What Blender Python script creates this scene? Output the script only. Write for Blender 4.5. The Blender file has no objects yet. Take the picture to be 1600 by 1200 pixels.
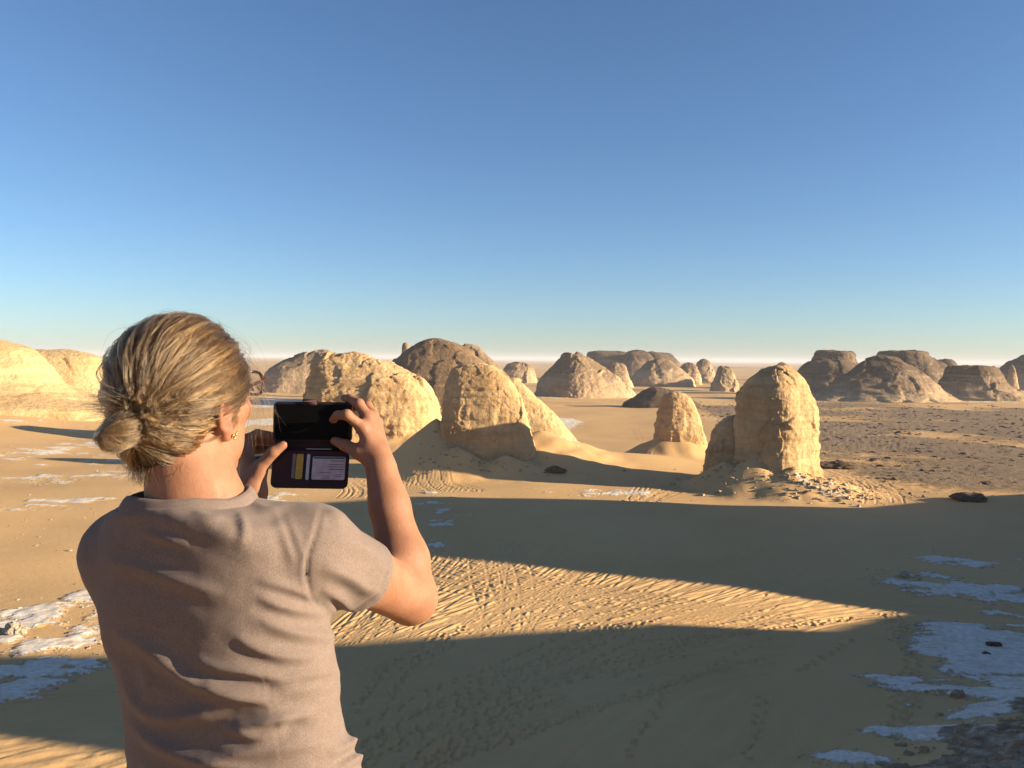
import bpy, math, random, time
import numpy as np
from mathutils import Matrix, Vector

T0 = time.time()
scene = bpy.context.scene
col = scene.collection
rng = np.random.default_rng(11)
random.seed(5)

# ------------------------------------------------------------------ camera
CAM = np.array([0.0, 0.0, 20.0])
PITCH, ROLL, FPX = math.radians(1.745), math.radians(0.55), 1280.0
RC = Matrix.Rotation(math.pi / 2 - PITCH, 3, 'X') @ Matrix.Rotation(ROLL, 3, 'Z')
cd = bpy.data.cameras.new('camera')
cam = bpy.data.objects.new('camera', cd)
col.objects.link(cam)
cd.sensor_width = 36.0
cd.lens = 36.0 * FPX / 1600.0
cd.clip_start = 0.05
cd.clip_end = 60000.0
cam.matrix_world = Matrix.Translation(CAM) @ RC.to_4x4()
scene.camera = cam

# ------------------------------------------------------------------ sky, sun, exposure
SUN_AZ, SUN_EL = math.radians(100.0), math.radians(13.0)     # azimuth clockwise from +Y
world = bpy.data.worlds.new('World')
scene.world = world
world.use_nodes = True
wn = world.node_tree
sky = wn.nodes.new('ShaderNodeTexSky')
sky.sky_type = 'NISHITA'
sky.sun_disc = False
sky.sun_elevation = SUN_EL
sky.sun_rotation = SUN_AZ
sky.altitude = 100.0
sky.air_density = 0.85
sky.dust_density = 0.30
sky.ozone_density = 4.0
wn.links.new(sky.outputs[0], wn.nodes['Background'].inputs[0])
wn.nodes['Background'].inputs[1].default_value = 0.055
sd = bpy.data.lights.new('sun', 'SUN')
sd.energy = 5.0
sd.angle = math.radians(0.5)
sd.color = (1.0, 0.83, 0.58)
sun = bpy.data.objects.new('sun', sd)
col.objects.link(sun)
SUNV = np.array([math.sin(SUN_AZ) * math.cos(SUN_EL), math.cos(SUN_AZ) * math.cos(SUN_EL), math.sin(SUN_EL)])
sun.rotation_euler = Vector(SUNV).to_track_quat('Z', 'Y').to_euler()
sun.location = (60, -20, 60)
vs = scene.view_settings
vs.view_transform = 'Standard'
vs.look = 'None'
vs.exposure = 1.63
vs.gamma = 1.0
vs.use_curve_mapping = False

RCN = np.array(RC)
def ray(px, py):
    return RCN @ np.array([(px - 800) / FPX, -(py - 600) / FPX, -1.0])
def P(px, py, depth):
    """point seen at a photograph pixel, `depth` metres ahead of the camera"""
    d = ray(px, py)
    return CAM + d * (depth / d[1])
def G(px, py, z=0.0):
    """point of the level z seen at a photograph pixel"""
    d = ray(px, py)
    return CAM + d * ((z - CAM[2]) / d[2])

# ------------------------------------------------------------------ noise
_pr = np.random.default_rng(3)
_perm = np.concatenate([_pr.permutation(256)] * 3).astype(np.int32)
_g3 = _pr.normal(size=(256, 3)); _g3 /= np.linalg.norm(_g3, axis=1)[:, None]
_a2 = _pr.uniform(0, 2 * math.pi, 256); _g2 = np.stack([np.cos(_a2), np.sin(_a2)], 1)
def noise2(x, y):
    xi = np.floor(x).astype(np.int32); yi = np.floor(y).astype(np.int32)
    fx = x - xi; fy = y - yi
    u = fx * fx * fx * (fx * (fx * 6 - 15) + 10); v = fy * fy * fy * (fy * (fy * 6 - 15) + 10)
    xi &= 255; yi &= 255
    def g(i, j):
        h = _perm[_perm[(xi + i) & 255] + ((yi + j) & 255)]
        return _g2[h, 0] * (fx - i) + _g2[h, 1] * (fy - j)
    a = g(0, 0); b = g(1, 0); c = g(0, 1); d = g(1, 1)
    return 1.5 * (a + u * (b - a) + v * (c - a + u * (a - b - c + d)))
def noise3(p):
    xi = np.floor(p).astype(np.int32); f = p - xi
    w = f * f * f * (f * (f * 6 - 15) + 10)
    xi &= 255
    r = 0
    for i in (0, 1):
        wx = w[:, 0] if i else 1 - w[:, 0]
        for j in (0, 1):
            wy = w[:, 1] if j else 1 - w[:, 1]
            for k in (0, 1):
                wz = w[:, 2] if k else 1 - w[:, 2]
                h = _perm[_perm[_perm[(xi[:, 0] + i) & 255] + ((xi[:, 1] + j) & 255)] + ((xi[:, 2] + k) & 255)]
                g = _g3[h]
                r = r + wx * wy * wz * (g[:, 0] * (f[:, 0] - i) + g[:, 1] * (f[:, 1] - j) + g[:, 2] * (f[:, 2] - k))
    return 1.5 * r
def fbm3(p, octaves=4, gain=0.5, ridged=False):
    s = 0; a = 1.0; q = p.copy()
    for o in range(octaves):
        n = noise3(q)
        s = s + a * ((1 - 2 * np.abs(n)) if ridged else n)
        a *= gain; q = q * 2.03 + 17.3
    return s
def fbm2(x, y, octaves=4, gain=0.5):
    s = 0; a = 1.0
    for o in range(octaves):
        s = s + a * noise2(x, y)
        a *= gain; x = x * 2.03 + 11.7; y = y * 2.03 + 5.1
    return s
def facets(q, s, seed=0, tilt=.8):
    """broken-block relief: nearest jittered cell gives a step and a tilted face"""
    p = q / s; base = np.floor(p).astype(np.int32); f = p - base
    best = np.full(len(p), 1e9); out = np.zeros(len(p))
    for i in (-1, 0, 1):
        for j in (-1, 0, 1):
            for k in (-1, 0, 1):
                c = (base + np.array([i, j, k])) & 255
                h = _perm[_perm[_perm[(c[:, 0] + seed) & 255] + c[:, 1]] + c[:, 2]]
                o = np.array([i, j, k]) + .5 + .45 * _g3[h]
                d = f - o; d2 = (d * d).sum(1)
                m = d2 < best
                best = np.where(m, d2, best)
                g = _g3[(h * 7 + 13) & 255]
                out = np.where(m, 1.6 * (((h * 37) & 255) / 255. - .5) + tilt * (g * d).sum(1) * 1.6, out)
    return out
def sstep(a, b, x):
    t = np.clip((x - a) / (b - a), 0, 1)
    return t * t * (3 - 2 * t)
def softmax0(x, k):
    return np.where(x > 12 * k, x, k * np.log1p(np.exp(np.minimum(x / k, 12))))

# ------------------------------------------------------------------ object helpers
def tag(o, label=None, cat=None, group=None, kind=None):
    if label: o['label'] = label
    if cat: o['category'] = cat; o['kind'] = 'thing'
    if group: o['group'] = group
    if kind: o['kind'] = kind
    return o
def mesh_np(name, V, F, mat=None, parent=None, smooth=True, attrs=None):
    """V (n,3), F (m,3|4) numpy arrays -> linked mesh object"""
    V = np.asarray(V, np.float32); F = np.asarray(F, np.int32)
    me = bpy.data.meshes.new(name)
    n, k = F.shape
    me.vertices.add(len(V)); me.vertices.foreach_set('co', V.ravel())
    me.loops.add(n * k); me.loops.foreach_set('vertex_index', F.ravel())
    me.polygons.add(n)
    me.polygons.foreach_set('loop_start', np.arange(0, n * k, k, dtype=np.int32))
    me.polygons.foreach_set('loop_total', np.full(n, k, np.int32))
    me.polygons.foreach_set('use_smooth', np.full(n, smooth, bool))
    for an, av in (attrs or {}).items():
        a = me.attributes.new(an, 'FLOAT', 'POINT'); a.data.foreach_set('value', np.asarray(av, np.float32))
    me.update(calc_edges=True)
    me.validate()
    o = bpy.data.objects.new(name, me); col.objects.link(o)
    if mat: me.materials.append(mat)
    if parent: o.parent = parent
    return o
def empty(name, loc):
    o = bpy.data.objects.new(name, None); col.objects.link(o); o.location = loc
    o.empty_display_size = 0.1
    return o
def parent_keep(o, p):
    o.parent = p
    o.matrix_parent_inverse = Matrix.Translation(p.location).inverted()
def vnormals(V, F):
    n = np.zeros_like(V)
    a, b, c = V[F[:, 0]], V[F[:, 1]], V[F[:, 2]]
    fn = np.cross(b - a, c - a)
    if F.shape[1] == 4:
        fn = np.cross(c - a, V[F[:, 3]] - b)
    for k in range(F.shape[1]):
        for ax in range(3):
            n[:, ax] += np.bincount(F[:, k], fn[:, ax], len(V))
    return n / np.maximum(np.linalg.norm(n, axis=1), 1e-12)[:, None]

# ------------------------------------------------------------------ materials
class NT:
    def __init__(s, name):
        s.m = bpy.data.materials.new(name); s.m.use_nodes = True
        s.t = s.m.node_tree; s.b = s.t.nodes['Principled BSDF']
    def n(s, typ, **kw):
        nd = s.t.nodes.new(typ)
        for k, v in kw.items():
            if k.startswith('i_'):
                key = k[2:]
                nd.inputs[int(key) if key.isdigit() else key.replace('_', ' ')].default_value = v
            else: setattr(nd, k, v)
        return nd
    def l(s, a, b): s.t.links.new(a, b)
    def noise(s, vec, scale, detail=5, rough=.55, dist=0.0):
        nd = s.n('ShaderNodeTexNoise'); nd.inputs['Scale'].default_value = scale
        nd.inputs['Detail'].default_value = detail; nd.inputs['Roughness'].default_value = rough
        nd.inputs['Distortion'].default_value = dist
        if vec is not None: s.l(vec, nd.inputs['Vector'])
        return nd.outputs['Fac']
    def ramp(s, fac, stops):
        nd = s.n('ShaderNodeValToRGB'); e = nd.color_ramp.elements
        while len(e) < len(stops): e.new(0.5)
        for i, (p, c) in enumerate(stops):
            e[i].position = p; e[i].color = c if len(c) == 4 else (*c, 1)
        s.l(fac, nd.inputs[0]); return nd.outputs[0]
    def mix(s, fac, a, b, mode='MIX'):
        nd = s.n('ShaderNodeMix', data_type='RGBA', blend_type=mode)
        for inp, v in ((nd.inputs[0], fac), (nd.inputs[6], a), (nd.inputs[7], b)):
            if hasattr(v, 'is_linked') or hasattr(v, 'links'): s.l(v, inp)
            else: inp.default_value = v if not isinstance(v, tuple) or len(v) == 4 else (*v, 1)
        return nd.outputs[2]
    def math(s, op, a, b=0.0, clamp=False):
        nd = s.n('ShaderNodeMath', operation=op, use_clamp=clamp)
        for inp, v in ((nd.inputs[0], a), (nd.inputs[1], b)):
            if hasattr(v, 'links'): s.l(v, inp)
            else: inp.default_value = v
        return nd.outputs[0]
    def mapping(s, vec, scale=(1, 1, 1), rot=(0, 0, 0)):
        nd = s.n('ShaderNodeMapping'); nd.inputs['Scale'].default_value = scale; nd.inputs['Rotation'].default_value = rot
        s.l(vec, nd.inputs['Vector']); return nd.outputs[0]
    def attr(s, name): return s.n('ShaderNodeAttribute', attribute_name=name).outputs['Fac']
    def pos(s): return s.n('ShaderNodeNewGeometry').outputs['Position']
    def obj(s): return s.n('ShaderNodeTexCoord').outputs['Object']
    def bump(s, h, strength, dist, prev=None):
        nd = s.n('ShaderNodeBump'); nd.inputs['Strength'].default_value = strength; nd.inputs['Distance'].default_value = dist
        s.l(h, nd.inputs['Height'])
        if prev is not None: s.l(prev, nd.inputs['Normal'])
        return nd.outputs[0]
    def done(s, color, rough=.9, normal=None, spec=.2, **kw):
        for key, v in (('Base Color', color), ('Roughness', rough), ('Specular IOR Level', spec)):
            if hasattr(v, 'links'): s.l(v, s.b.inputs[key])
            else: s.b.inputs[key].default_value = v if not isinstance(v, tuple) or len(v) == 4 else (*v, 1)
        for k, v in kw.items():
            key = k.replace('_', ' ')
            if hasattr(v, 'links'): s.l(v, s.b.inputs[key])
            else: s.b.inputs[key].default_value = v
        if normal is not None: s.l(normal, s.b.inputs['Normal'])
        return s.m

def rock_material(name, c_dark, c_mid, c_light, strata=.5, scale=1.0, dark_top=0.0, dark_from=.35, skirt=0.0):
    t = NT(name)
    p = t.pos()
    big = t.noise(p, .12 * scale, 5, .6)
    st = t.noise(t.mapping(p, (.05 * scale, .05 * scale, .9 * scale)), 1.0, 6, .6, .4)
    fl = t.noise(t.mapping(p, (.9 * scale, .9 * scale, .16 * scale)), 1.0, 5, .6, .3)
    fine = t.noise(p, 1.6 * scale, 8, .68)
    v = t.math('ADD', t.math('MULTIPLY', big, .45), t.math('MULTIPLY', st, strata * .55))
    v = t.math('ADD', v, t.math('MULTIPLY', fine, .30))
    v = t.math('ADD', v, t.math('MULTIPLY', fl, .18))
    tot = .45 + strata * .55 + .30 + .18
    v = t.math('DIVIDE', v, tot)
    c = t.ramp(v, [(.36, c_dark), (.49, c_mid), (.62, c_light)])
    pit = t.n('ShaderNodeTexVoronoi', feature='F1'); pit.inputs['Scale'].default_value = .9 * scale
    t.l(t.mapping(p, (1, 1, 1.6)), pit.inputs['Vector'])
    if dark_top:
        a = t.attr('top')
        a2 = t.math('ADD', a, t.math('MULTIPLY', t.math('SUBTRACT', fine, .5), .9))
        k = t.ramp(a2, [(dark_from, (0, 0, 0)), (dark_from + .24, (1, 1, 1))])
        c = t.mix(t.math('MULTIPLY', k, dark_top), c, (c_dark[0] * .5, c_dark[1] * .5, c_dark[2] * .5))
    if skirt:      # wind-blown sand lying on the lower slopes
        lo_ = t.math('ADD', t.attr('low'), t.math('MULTIPLY', t.math('SUBTRACT', big, .5), .9))
        lo_ = t.math('ADD', lo_, t.math('MULTIPLY', t.math('SUBTRACT', fl, .5), .5))
        c = t.mix(t.math('MULTIPLY', t.ramp(lo_, [(.62, (0, 0, 0)), (.86, (1, 1, 1))]), skirt), c, (.46, .32, .185))
    b1 = t.bump(st, .55, .5 / scale)
    b2 = t.bump(pit.outputs['Distance'], .35, .25 / scale, b1)
    b3 = t.bump(fine, .8, .45 / scale, b2)
    return t.done(c, .95, b3, .15)

M = {}
M['rock'] = rock_material('limestone', (.28, .160, .072), (.43, .270, .130), (.56, .385, .205), .5)
M['rock_far'] = rock_material('far_limestone', (.25, .16, .092), (.36, .245, .145), (.46, .345, .225), .6, .5, dark_top=.6, skirt=.5)
M['rock_dark'] = rock_material('dark_shale', (.10, .060, .032), (.165, .102, .055), (.26, .165, .09), .5, .5)
M['rock_mesa'] = rock_material('mesa_shale', (.15, .096, .060), (.24, .162, .10), (.40, .29, .185), .9, .45, dark_top=.75, dark_from=.40, skirt=.8)
M['rock_pale'] = rock_material('pale_limestone', (.36, .225, .10), (.46, .31, .152), (.55, .40, .22), .6, .6)
M['stone_dark'] = rock_material('dark_stone', (.06, .038, .024), (.10, .065, .042), (.17, .115, .075), .3, 2.0)
M['stone_pale'] = rock_material('pale_stone', (.22, .145, .08), (.33, .235, .14), (.42, .32, .21), .3, 2.0)
M['chalk_stone'] = rock_material('chalk_stone', (.28, .22, .155), (.38, .31, .23), (.47, .40, .31), .3, 2.0)

def ground_material():
    t = NT('desert_ground')
    p = t.pos()
    chalk, gravel, rocky = t.attr('chalk'), t.attr('gravel'), t.attr('rocky')
    n_big = t.noise(p, .03, 5, .6)
    n_mid = t.noise(t.mapping(p, (.25, .6, .5)), 1.0, 6, .65)
    n_fine = t.noise(p, 2.2, 8, .7)
    n_vf = t.noise(p, 9.0, 5, .7)
    sand = t.ramp(n_big, [(.34, (.53, .320, .140)), (.66, (.61, .390, .182))])
    sand = t.mix(t.math('MULTIPLY', n_mid, .45), sand, (.48, .298, .138))
    spk = t.ramp(n_vf, [(.62, (0, 0, 0)), (.74, (1, 1, 1))])
    sand = t.mix(t.math('MULTIPLY', spk, .35), sand, (.22, .15, .085))
    e = t.math('ADD', chalk, t.math('MULTIPLY', t.math('SUBTRACT', n_fine, .5), .8))
    e = t.math('ADD', e, t.math('MULTIPLY', t.math('SUBTRACT', n_mid, .5), .45))
    ck = t.ramp(e, [(.46, (0, 0, 0)), (.56, (1, 1, 1))])
    chalk_c = t.ramp(n_fine, [(.28, (.50, .40, .29)), (.45, (.62, .54, .45)), (.66, (.74, .68, .60))])
    film = t.ramp(t.noise(t.mapping(p, (.5, .9, 1)), 1.3, 7, .7, .6), [(.50, (0, 0, 0)), (.62, (1, 1, 1))])
    chalk_c = t.mix(t.math('MULTIPLY', film, .4), chalk_c, sand)
    c = t.mix(ck, sand, chalk_c)
    g = t.math('ADD', gravel, t.math('MULTIPLY', t.math('SUBTRACT', n_fine, .5), .9))
    g = t.math('ADD', g, t.math('MULTIPLY', t.math('SUBTRACT', n_mid, .5), .8))
    gk = t.ramp(g, [(.40, (0, 0, 0)), (.68, (1, 1, 1))])
    grav_c = t.ramp(n_fine, [(.3, (.10, .074, .054)), (.7, (.23, .175, .13))])
    c = t.mix(t.math('MULTIPLY', gk, .85), c, grav_c)
    rn = t.noise(t.mapping(p, (1, 1, 2.2)), 1.1, 8, .7, .5)
    rk = t.math('ADD', rocky, t.math('MULTIPLY', t.math('SUBTRACT', rn, .5), .8))
    rk = t.ramp(rk, [(.45, (0, 0, 0)), (.60, (1, 1, 1))])
    rock_c = t.ramp(rn, [(.32, (.20, .115, .062)), (.5, (.38, .255, .155)), (.66, (.58, .47, .36))])
    c = t.mix(rk, c, rock_c)
    b1 = t.bump(n_mid, .25, .25)
    b2 = t.bump(n_fine, .35, .12, b1)
    b2 = t.bump(ck, .6, .10, b2)
    b3 = t.bump(t.math('MULTIPLY', rn, rk), .9, .5, b2)
    b4 = t.bump(t.math('MULTIPLY', n_fine, gk), .9, .5, b3)
    return t.done(c, .95, b4, .12)
M['ground'] = ground_material()

# ------------------------------------------------------------------ terrain shape
SX, SY = math.sin(SUN_AZ), math.cos(SUN_AZ)      # horizontal direction to the sun
def us(x, y):
    return x * (-SY) + y * SX, x * SX + y * SY   # across, along
HILL_Z = 18.42
CONES = []          # talus: x, y, height, slope, stretch_x, stretch_y
def cone(px, py, depth, slope=.6, sx=1.0, sy=1.0):
    p = P(px, py, depth); CONES.append((p[0], p[1], p[2], slope, sx, sy))
def height(x, y, detail=True):
    x = np.asarray(x, float); y = np.asarray(y, float)
    r = np.hypot(x, y)
    w = sstep(25, 45, r)
    z = .55 * noise2(x / 47 + 3.1, y / 38 + 7.7) * w + .22 * noise2(x / 16, y / 12 + 3) * w
    z = z * (1 - .5 * sstep(300, 900, r)) 
    z += 5.5 * sstep(600, 1500, r) * noise2(x / 420, y / 500) * (1 - sstep(2600, 5200, r))
    # sand slope that climbs to the cliff on the left
    z += 9.0 * sstep(70, 190, -x - .10 * y) * sstep(60, 190, y) * (1 - .6 * sstep(330, 600, y))
    # low dune swells on the valley floor
    d1 = np.hypot((x - 21) / 15, (y - 151) / 13); z += 2.3 * np.exp(-d1 ** 2)
    d2 = np.hypot((x - 82) / 30, (y - 112) / 9); z += 1.1 * np.exp(-d2 ** 2)
    d3 = np.hypot((x - 70) / 22, (y - 78) / 12); z += .8 * np.exp(-d3 ** 2)
    # rocky foot of the slope on the right, near the camera
    dd = (x - 17.5) * .567 - (y - 41) * .825
    rise = np.minimum(softmax0(dd, .8) * .30, 7.0) * (1 - sstep(60, 90, x)) * sstep(8, 16, x)
    z += rise
    # talus and drifts
    for (cx, cy, ch, sl, sx, sy) in CONES:
        dx = (x - cx) / sx; dy = (y - cy) / sy
        m = (np.abs(dx) < 40) & (np.abs(dy) < 40)
        if not m.any(): continue
        d = np.hypot(dx[m], dy[m])
        c = ch - sl * d + .25 * noise2(x[m] / 3.1, y[m] / 3.3) * (d < 30)
        k = .45
        zz = z[m]
        z[m] = zz + softmax0(c - zz, k)
    # the hill the camera stands on
    ex = np.maximum(np.maximum(-5.5 - x, x - 3.0), 0); ey = np.maximum(y - 2.35, 0)
    ez = np.maximum(-y - 26, 0)
    dh = np.hypot(np.hypot(ex, ey), ez)
    hill = HILL_Z - .70 * np.maximum(dh - .2, 0) + .25 * noise2(x / 5, y / 5) * sstep(1, 5, dh)
    z = z + softmax0(hill - z, .55) - .0
    z = np.where(dh < .2, HILL_Z + .012 * noise2(x * 2, y * 2), z)
    return z

# ------------------------------------------------------------------ rock builder
def resample(poly, n, bias=None):
    poly = np.asarray(poly, float)
    d = np.concatenate([[0], np.cumsum(np.linalg.norm(np.diff(poly, axis=0), axis=1))])
    t = np.linspace(0, 1, n) if bias is None else bias
    t = t * d[-1]
    return np.stack([np.interp(t, d, poly[:, k]) for k in range(poly.shape[1])], 1)
def smooth_poly(poly, it=2):
    poly = np.asarray(poly, float)
    for _ in range(it):
        a = poly[:-1] * .75 + poly[1:] * .25; b = poly[:-1] * .25 + poly[1:] * .75
        q = np.empty((2 * len(a), 2)); q[0::2] = a; q[1::2] = b
        poly = np.vstack([poly[:1], q, poly[-1:]])
    return poly
def loft_rock(name, left, right, depth, label, mat, depth_fac=.8, box=.75, amp=.6, size=4.0, rough=1.0, nth=220, nt=110,
              foot=3.0, lean=0.0, strata=.5, group=None, cat='rock formation', flute=1.0, seed=0, depth_min=0.0, rot=0.0):
    nth, nt = int(nth * .76), int(nt * .76)
    to = lambda q: [(P(a, b, depth)[0], P(a, b, depth)[2]) for a, b in q]
    L, R = to(left), to(right)
    L = [(L[0][0] - .1 * foot, min(L[0][1], R[0][1]) - foot)] + L
    R = [(R[0][0] + .1 * foot, L[0][1])] + R
    L = resample(smooth_poly(L, 1), nt); R = resample(smooth_poly(R, 1), nt)
    th = np.linspace(0, 2 * math.pi, nth, endpoint=False)
    c = np.sign(np.cos(th)) * np.abs(np.cos(th)) ** box; s = np.sign(np.sin(th)) * np.abs(np.sin(th)) ** box
    if rot:
        c, s = c * math.cos(rot) - s * math.sin(rot), c * math.sin(rot) + s * math.cos(rot)
        k0 = int(np.argmax(c)); c, s = np.roll(c, -k0), np.roll(s, -k0)
        c = c / np.abs(c).max(); s = s / np.abs(s).max()
    mid = (L + R) / 2; hf = (R - L) / 2
    dep = depth_fac * np.maximum(hf[:, 0], 0)
    if depth_min:
        tt = np.linspace(0, 1, nt); dep = np.maximum(dep, depth_min * np.sqrt(np.clip(1 - tt ** 4, 0, 1)))
        dep[-1] = 0
    X = mid[:, 0, None] + hf[:, 0, None] * c[None]
    Z = mid[:, 1, None] + hf[:, 1, None] * c[None]
    Y = depth + dep[:, None] * s[None] + lean * (Z - Z[0].min())
    V = np.stack([X, Y, Z], 2).reshape(-1, 3)
    i = np.arange(nt - 1)[:, None] * nth; j = np.arange(nth)[None]; j2 = (j + 1) % nth
    F = np.stack([i + j, i + j2, i + nth + j2, i + nth + j], 2).reshape(-1, 4)
    N = vnormals(V, F)
    N[-nth:] = (0, 0, 1)
    off = np.array([seed * 13.7, seed * 5.3, seed * 2.9])
    q = V + off
    wob = np.stack([noise3(q / (size * .35)), noise3(q / (size * .35) + 9.1), .5 * noise3(q / (size * .35) + 4.7)], 1)
    blk = .55 * noise3(q / (size * 1.1) * np.array([1, 1, .6])) + .42 * facets((q + .12 * size * wob) * np.array([1, 1, .62]), size * .62, seed) + .11 * facets((q + .06 * size * wob) * np.array([1, 1, 1.25]), size * .24, seed + 3)
    stn = noise3((q + .5 * noise3(q / size)[:, None]) * np.array([.04, .04, 1.0]) * (3.6 / size))
    stn = np.tanh(stn * 6) + .6 * np.tanh(6 * noise3(q * np.array([.06, .06, 1.0]) * (9.5 / size) + 31))
    cr = fbm3(q / (size * .15) * np.array([1, 1, 1.4]), 4, .62)
    rill = fbm3(q / (size * .30) * np.array([1, 1, .12]), 3, .55, True)
    steep = 1 - np.abs(N[:, 2])
    patch = .35 + .65 * sstep(-.2, .4, noise3(q / (size * 1.1) + 77))
    d = amp * (.55 * blk + .10 * flute * (rill - .3) * steep + strata * .15 * stn * steep + .085 * rough * patch * cr)
    fade = np.repeat(np.clip((1 - np.linspace(0, 1, nt)) * 12, 0, 1), nth)
    fade2 = np.repeat(np.clip(dep / max(amp * .8, .01), 0, 1), nth)
    Nd = N.copy(); 
    V = V + Nd * (d * np.maximum(np.minimum(fade, 1), .0) * np.minimum(1, fade2 + .0))[:, None]
    zr = (V[:, 2] - V[:, 2].min() - foot) / max(1e-3, np.ptp(V[:, 2]) - foot)
    N2 = vnormals(V, F)
    top = np.clip(zr, 0, 1) ** 1.3 * .75 + .30 * np.clip(N2[:, 2], 0, 1)
    o = mesh_np(name, V, F, mat, attrs={'top': top, 'low': 1 - np.clip(zr, 0, 1)})
    tag(o, label, cat, group)
    return o

_ico = None
def ico():
    global _ico
    if _ico is None:
        g = (1 + 5 ** .5) / 2
        v = np.array([(-1, g, 0), (1, g, 0), (-1, -g, 0), (1, -g, 0), (0, -1, g), (0, 1, g), (0, -1, -g), (0, 1, -g), (g, 0, -1), (g, 0, 1), (-g, 0, -1), (-g, 0, 1)], float)
        v /= np.linalg.norm(v[0])
        f = np.array([(0, 11, 5), (0, 5, 1), (0, 1, 7), (0, 7, 10), (0, 10, 11), (1, 5, 9), (5, 11, 4), (11, 10, 2), (10, 7, 6), (7, 1, 8), (3, 9, 4), (3, 4, 2), (3, 2, 6), (3, 6, 8), (3, 8, 9), (4, 9, 5), (2, 4, 11), (6, 2, 10), (8, 6, 7), (9, 8, 1)])
        _ico = v, f
    return _ico
def ico_sub(n):
    v, f = ico()
    for _ in range(n):
        a, b, c = f.T
        e = np.concatenate([np.stack([a, b], 1), np.stack([b, c], 1), np.stack([c, a], 1)])
        e.sort(axis=1)
        u, inv = np.unique(e, axis=0, return_inverse=True)
        inv = inv.ravel()
        m = v[u].mean(1); m /= np.linalg.norm(m, axis=1)[:, None]
        k = len(f); ab, bc, ca = inv[:k] + len(v), inv[k:2 * k] + len(v), inv[2 * k:] + len(v)
        v = np.vstack([v, m])
        f = np.concatenate([np.stack([a, ab, ca], 1), np.stack([b, bc, ab], 1), np.stack([c, ca, bc], 1), np.stack([ab, bc, ca], 1)])
    return v, f
def stones(name, pts, sizes, flat, mat, label, smooth=False, r=None):
    """many small stones as one stuff object; pts (n,3)"""
    r = r or np.random.default_rng(1)
    v, f = ico(); n = len(pts)
    sc = sizes[:, None, None] * (1 + .45 * r.normal(size=(n, 12, 1)).clip(-1.2, 1.2))
    st = np.stack([r.uniform(.7, 1.5, n), r.uniform(.7, 1.5, n), flat * r.uniform(.6, 1.3, n)], 1)
    a = r.uniform(0, 6.28, n); ca, sa = np.cos(a), np.sin(a)
    w = v[None] * sc * st[:, None, :]
    x = w[..., 0] * ca[:, None] - w[..., 1] * sa[:, None]; y = w[..., 0] * sa[:, None] + w[..., 1] * ca[:, None]
    V = np.stack([x, y, w[..., 2]], 2) + pts[:, None, :]
    F = f[None] + (np.arange(n) * 12)[:, None, None]
    o = mesh_np(name, V.reshape(-1, 3), F.reshape(-1, 3), mat, smooth=smooth)
    return tag(o, label, kind='stuff')
def boulder(name, px, py, w, h, label, mat, seed, d=None, sink=.25, cat='rock', group=None, sub=3, rough=.35, zof=None):
    """a single stone seen at a photograph pixel of the ground; w, h metres"""
    g = ground_hit(px, py)
    v, f = ico_sub(sub)
    n = fbm3(v * 1.3 + seed * 7.1, 3) ; m = fbm3(v * 4 + seed * 3.3, 3, .6, True)
    v = v * (1 + rough * n + .12 * (m - .3))[:, None]
    v = v * np.array([w / 2, (d or w * .7) / 2, h / (2 - sink * 2)])
    v[:, 2] += h / 2 - sink * h * .6
    o = mesh_np(name, v, f, mat, smooth=sub > 3)
    o.location = g
    return tag(o, label, cat, group)

# ------------------------------------------------------------------ talus and drifts round the near formations
# great pillar: rubble skirt all round
cone(1180, 712, 127, .66, 1.1, 1.0); cone(1240, 733, 124, .46, 1.35, 1.2); cone(1132, 720, 129, .62)
cone(1288, 748, 123, .42, 1.5, 1.3)
# sphinx-like rock: drift climbing its near face and the white toe behind it
cone(682, 652, 144, .78, .95, .85); cone(712, 696, 138, .64, 1.2, .7); cone(790, 709, 137, .62, 1.2, .7)
cone(845, 672, 150, .42, 1.3, 1.1)
# small pillar
cone(1052, 672, 167, .58, 1.2, 1.0); cone(1085, 690, 166, .5, 1.0, .8)
# broad rock behind the telephone, dark mound behind it
cone(590, 660, 190, .45, 2.0, 1.2); cone(640, 668, 186, .45, 1.5, 1.0)

# ------------------------------------------------------------------ the ground sheet
AZ0, AZ1 = -.80, .80
az = np.concatenate([np.linspace(-math.pi, AZ0, 60, endpoint=False), np.linspace(AZ0, -.24, 190, endpoint=False), np.linspace(-.24, .47, 610, endpoint=False), np.linspace(.47, AZ1, 130), np.linspace(AZ1, math.pi, 60, endpoint=False)[1:]])
rr = [0.12]
while rr[-1] < 26000:
    r_ = rr[-1]
    if r_ < 30: dr = max(.1, r_ * .05)
    elif r_ < 54: dr = r_ * .0042
    elif r_ < 92: dr = r_ * .0017
    elif r_ < 200: dr = r_ * .0046
    elif r_ < 600: dr = r_ * .012
    else: dr = r_ * .045
    rr.append(r_ + dr)
rr = np.array(rr)
NR, NA = len(rr), len(az)
X = rr[:, None] * np.sin(az)[None]; Y = rr[:, None] * np.cos(az)[None]
Z = height(X.ravel(), Y.ravel()).reshape(NR, NA)

_zc = lambda x, y: float(height(np.array([x]), np.array([y]))[0])
def ground_hit(px, py):
    """where a photograph pixel meets the ground"""
    d = ray(px, py); lo = None
    t = np.concatenate([np.linspace(28, 260, 1200), np.linspace(260, 900, 400)])
    pts = CAM[None] + d[None] / d[1] * t[:, None]
    below = pts[:, 2] < height(pts[:, 0], pts[:, 1])
    k = int(np.argmax(below)) if below.any() else len(t) - 1
    p = pts[k].copy(); p[2] = _zc(p[0], p[1])
    return p
_flat = lambda px, py: G(px, py, 0.0)[:2]

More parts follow.
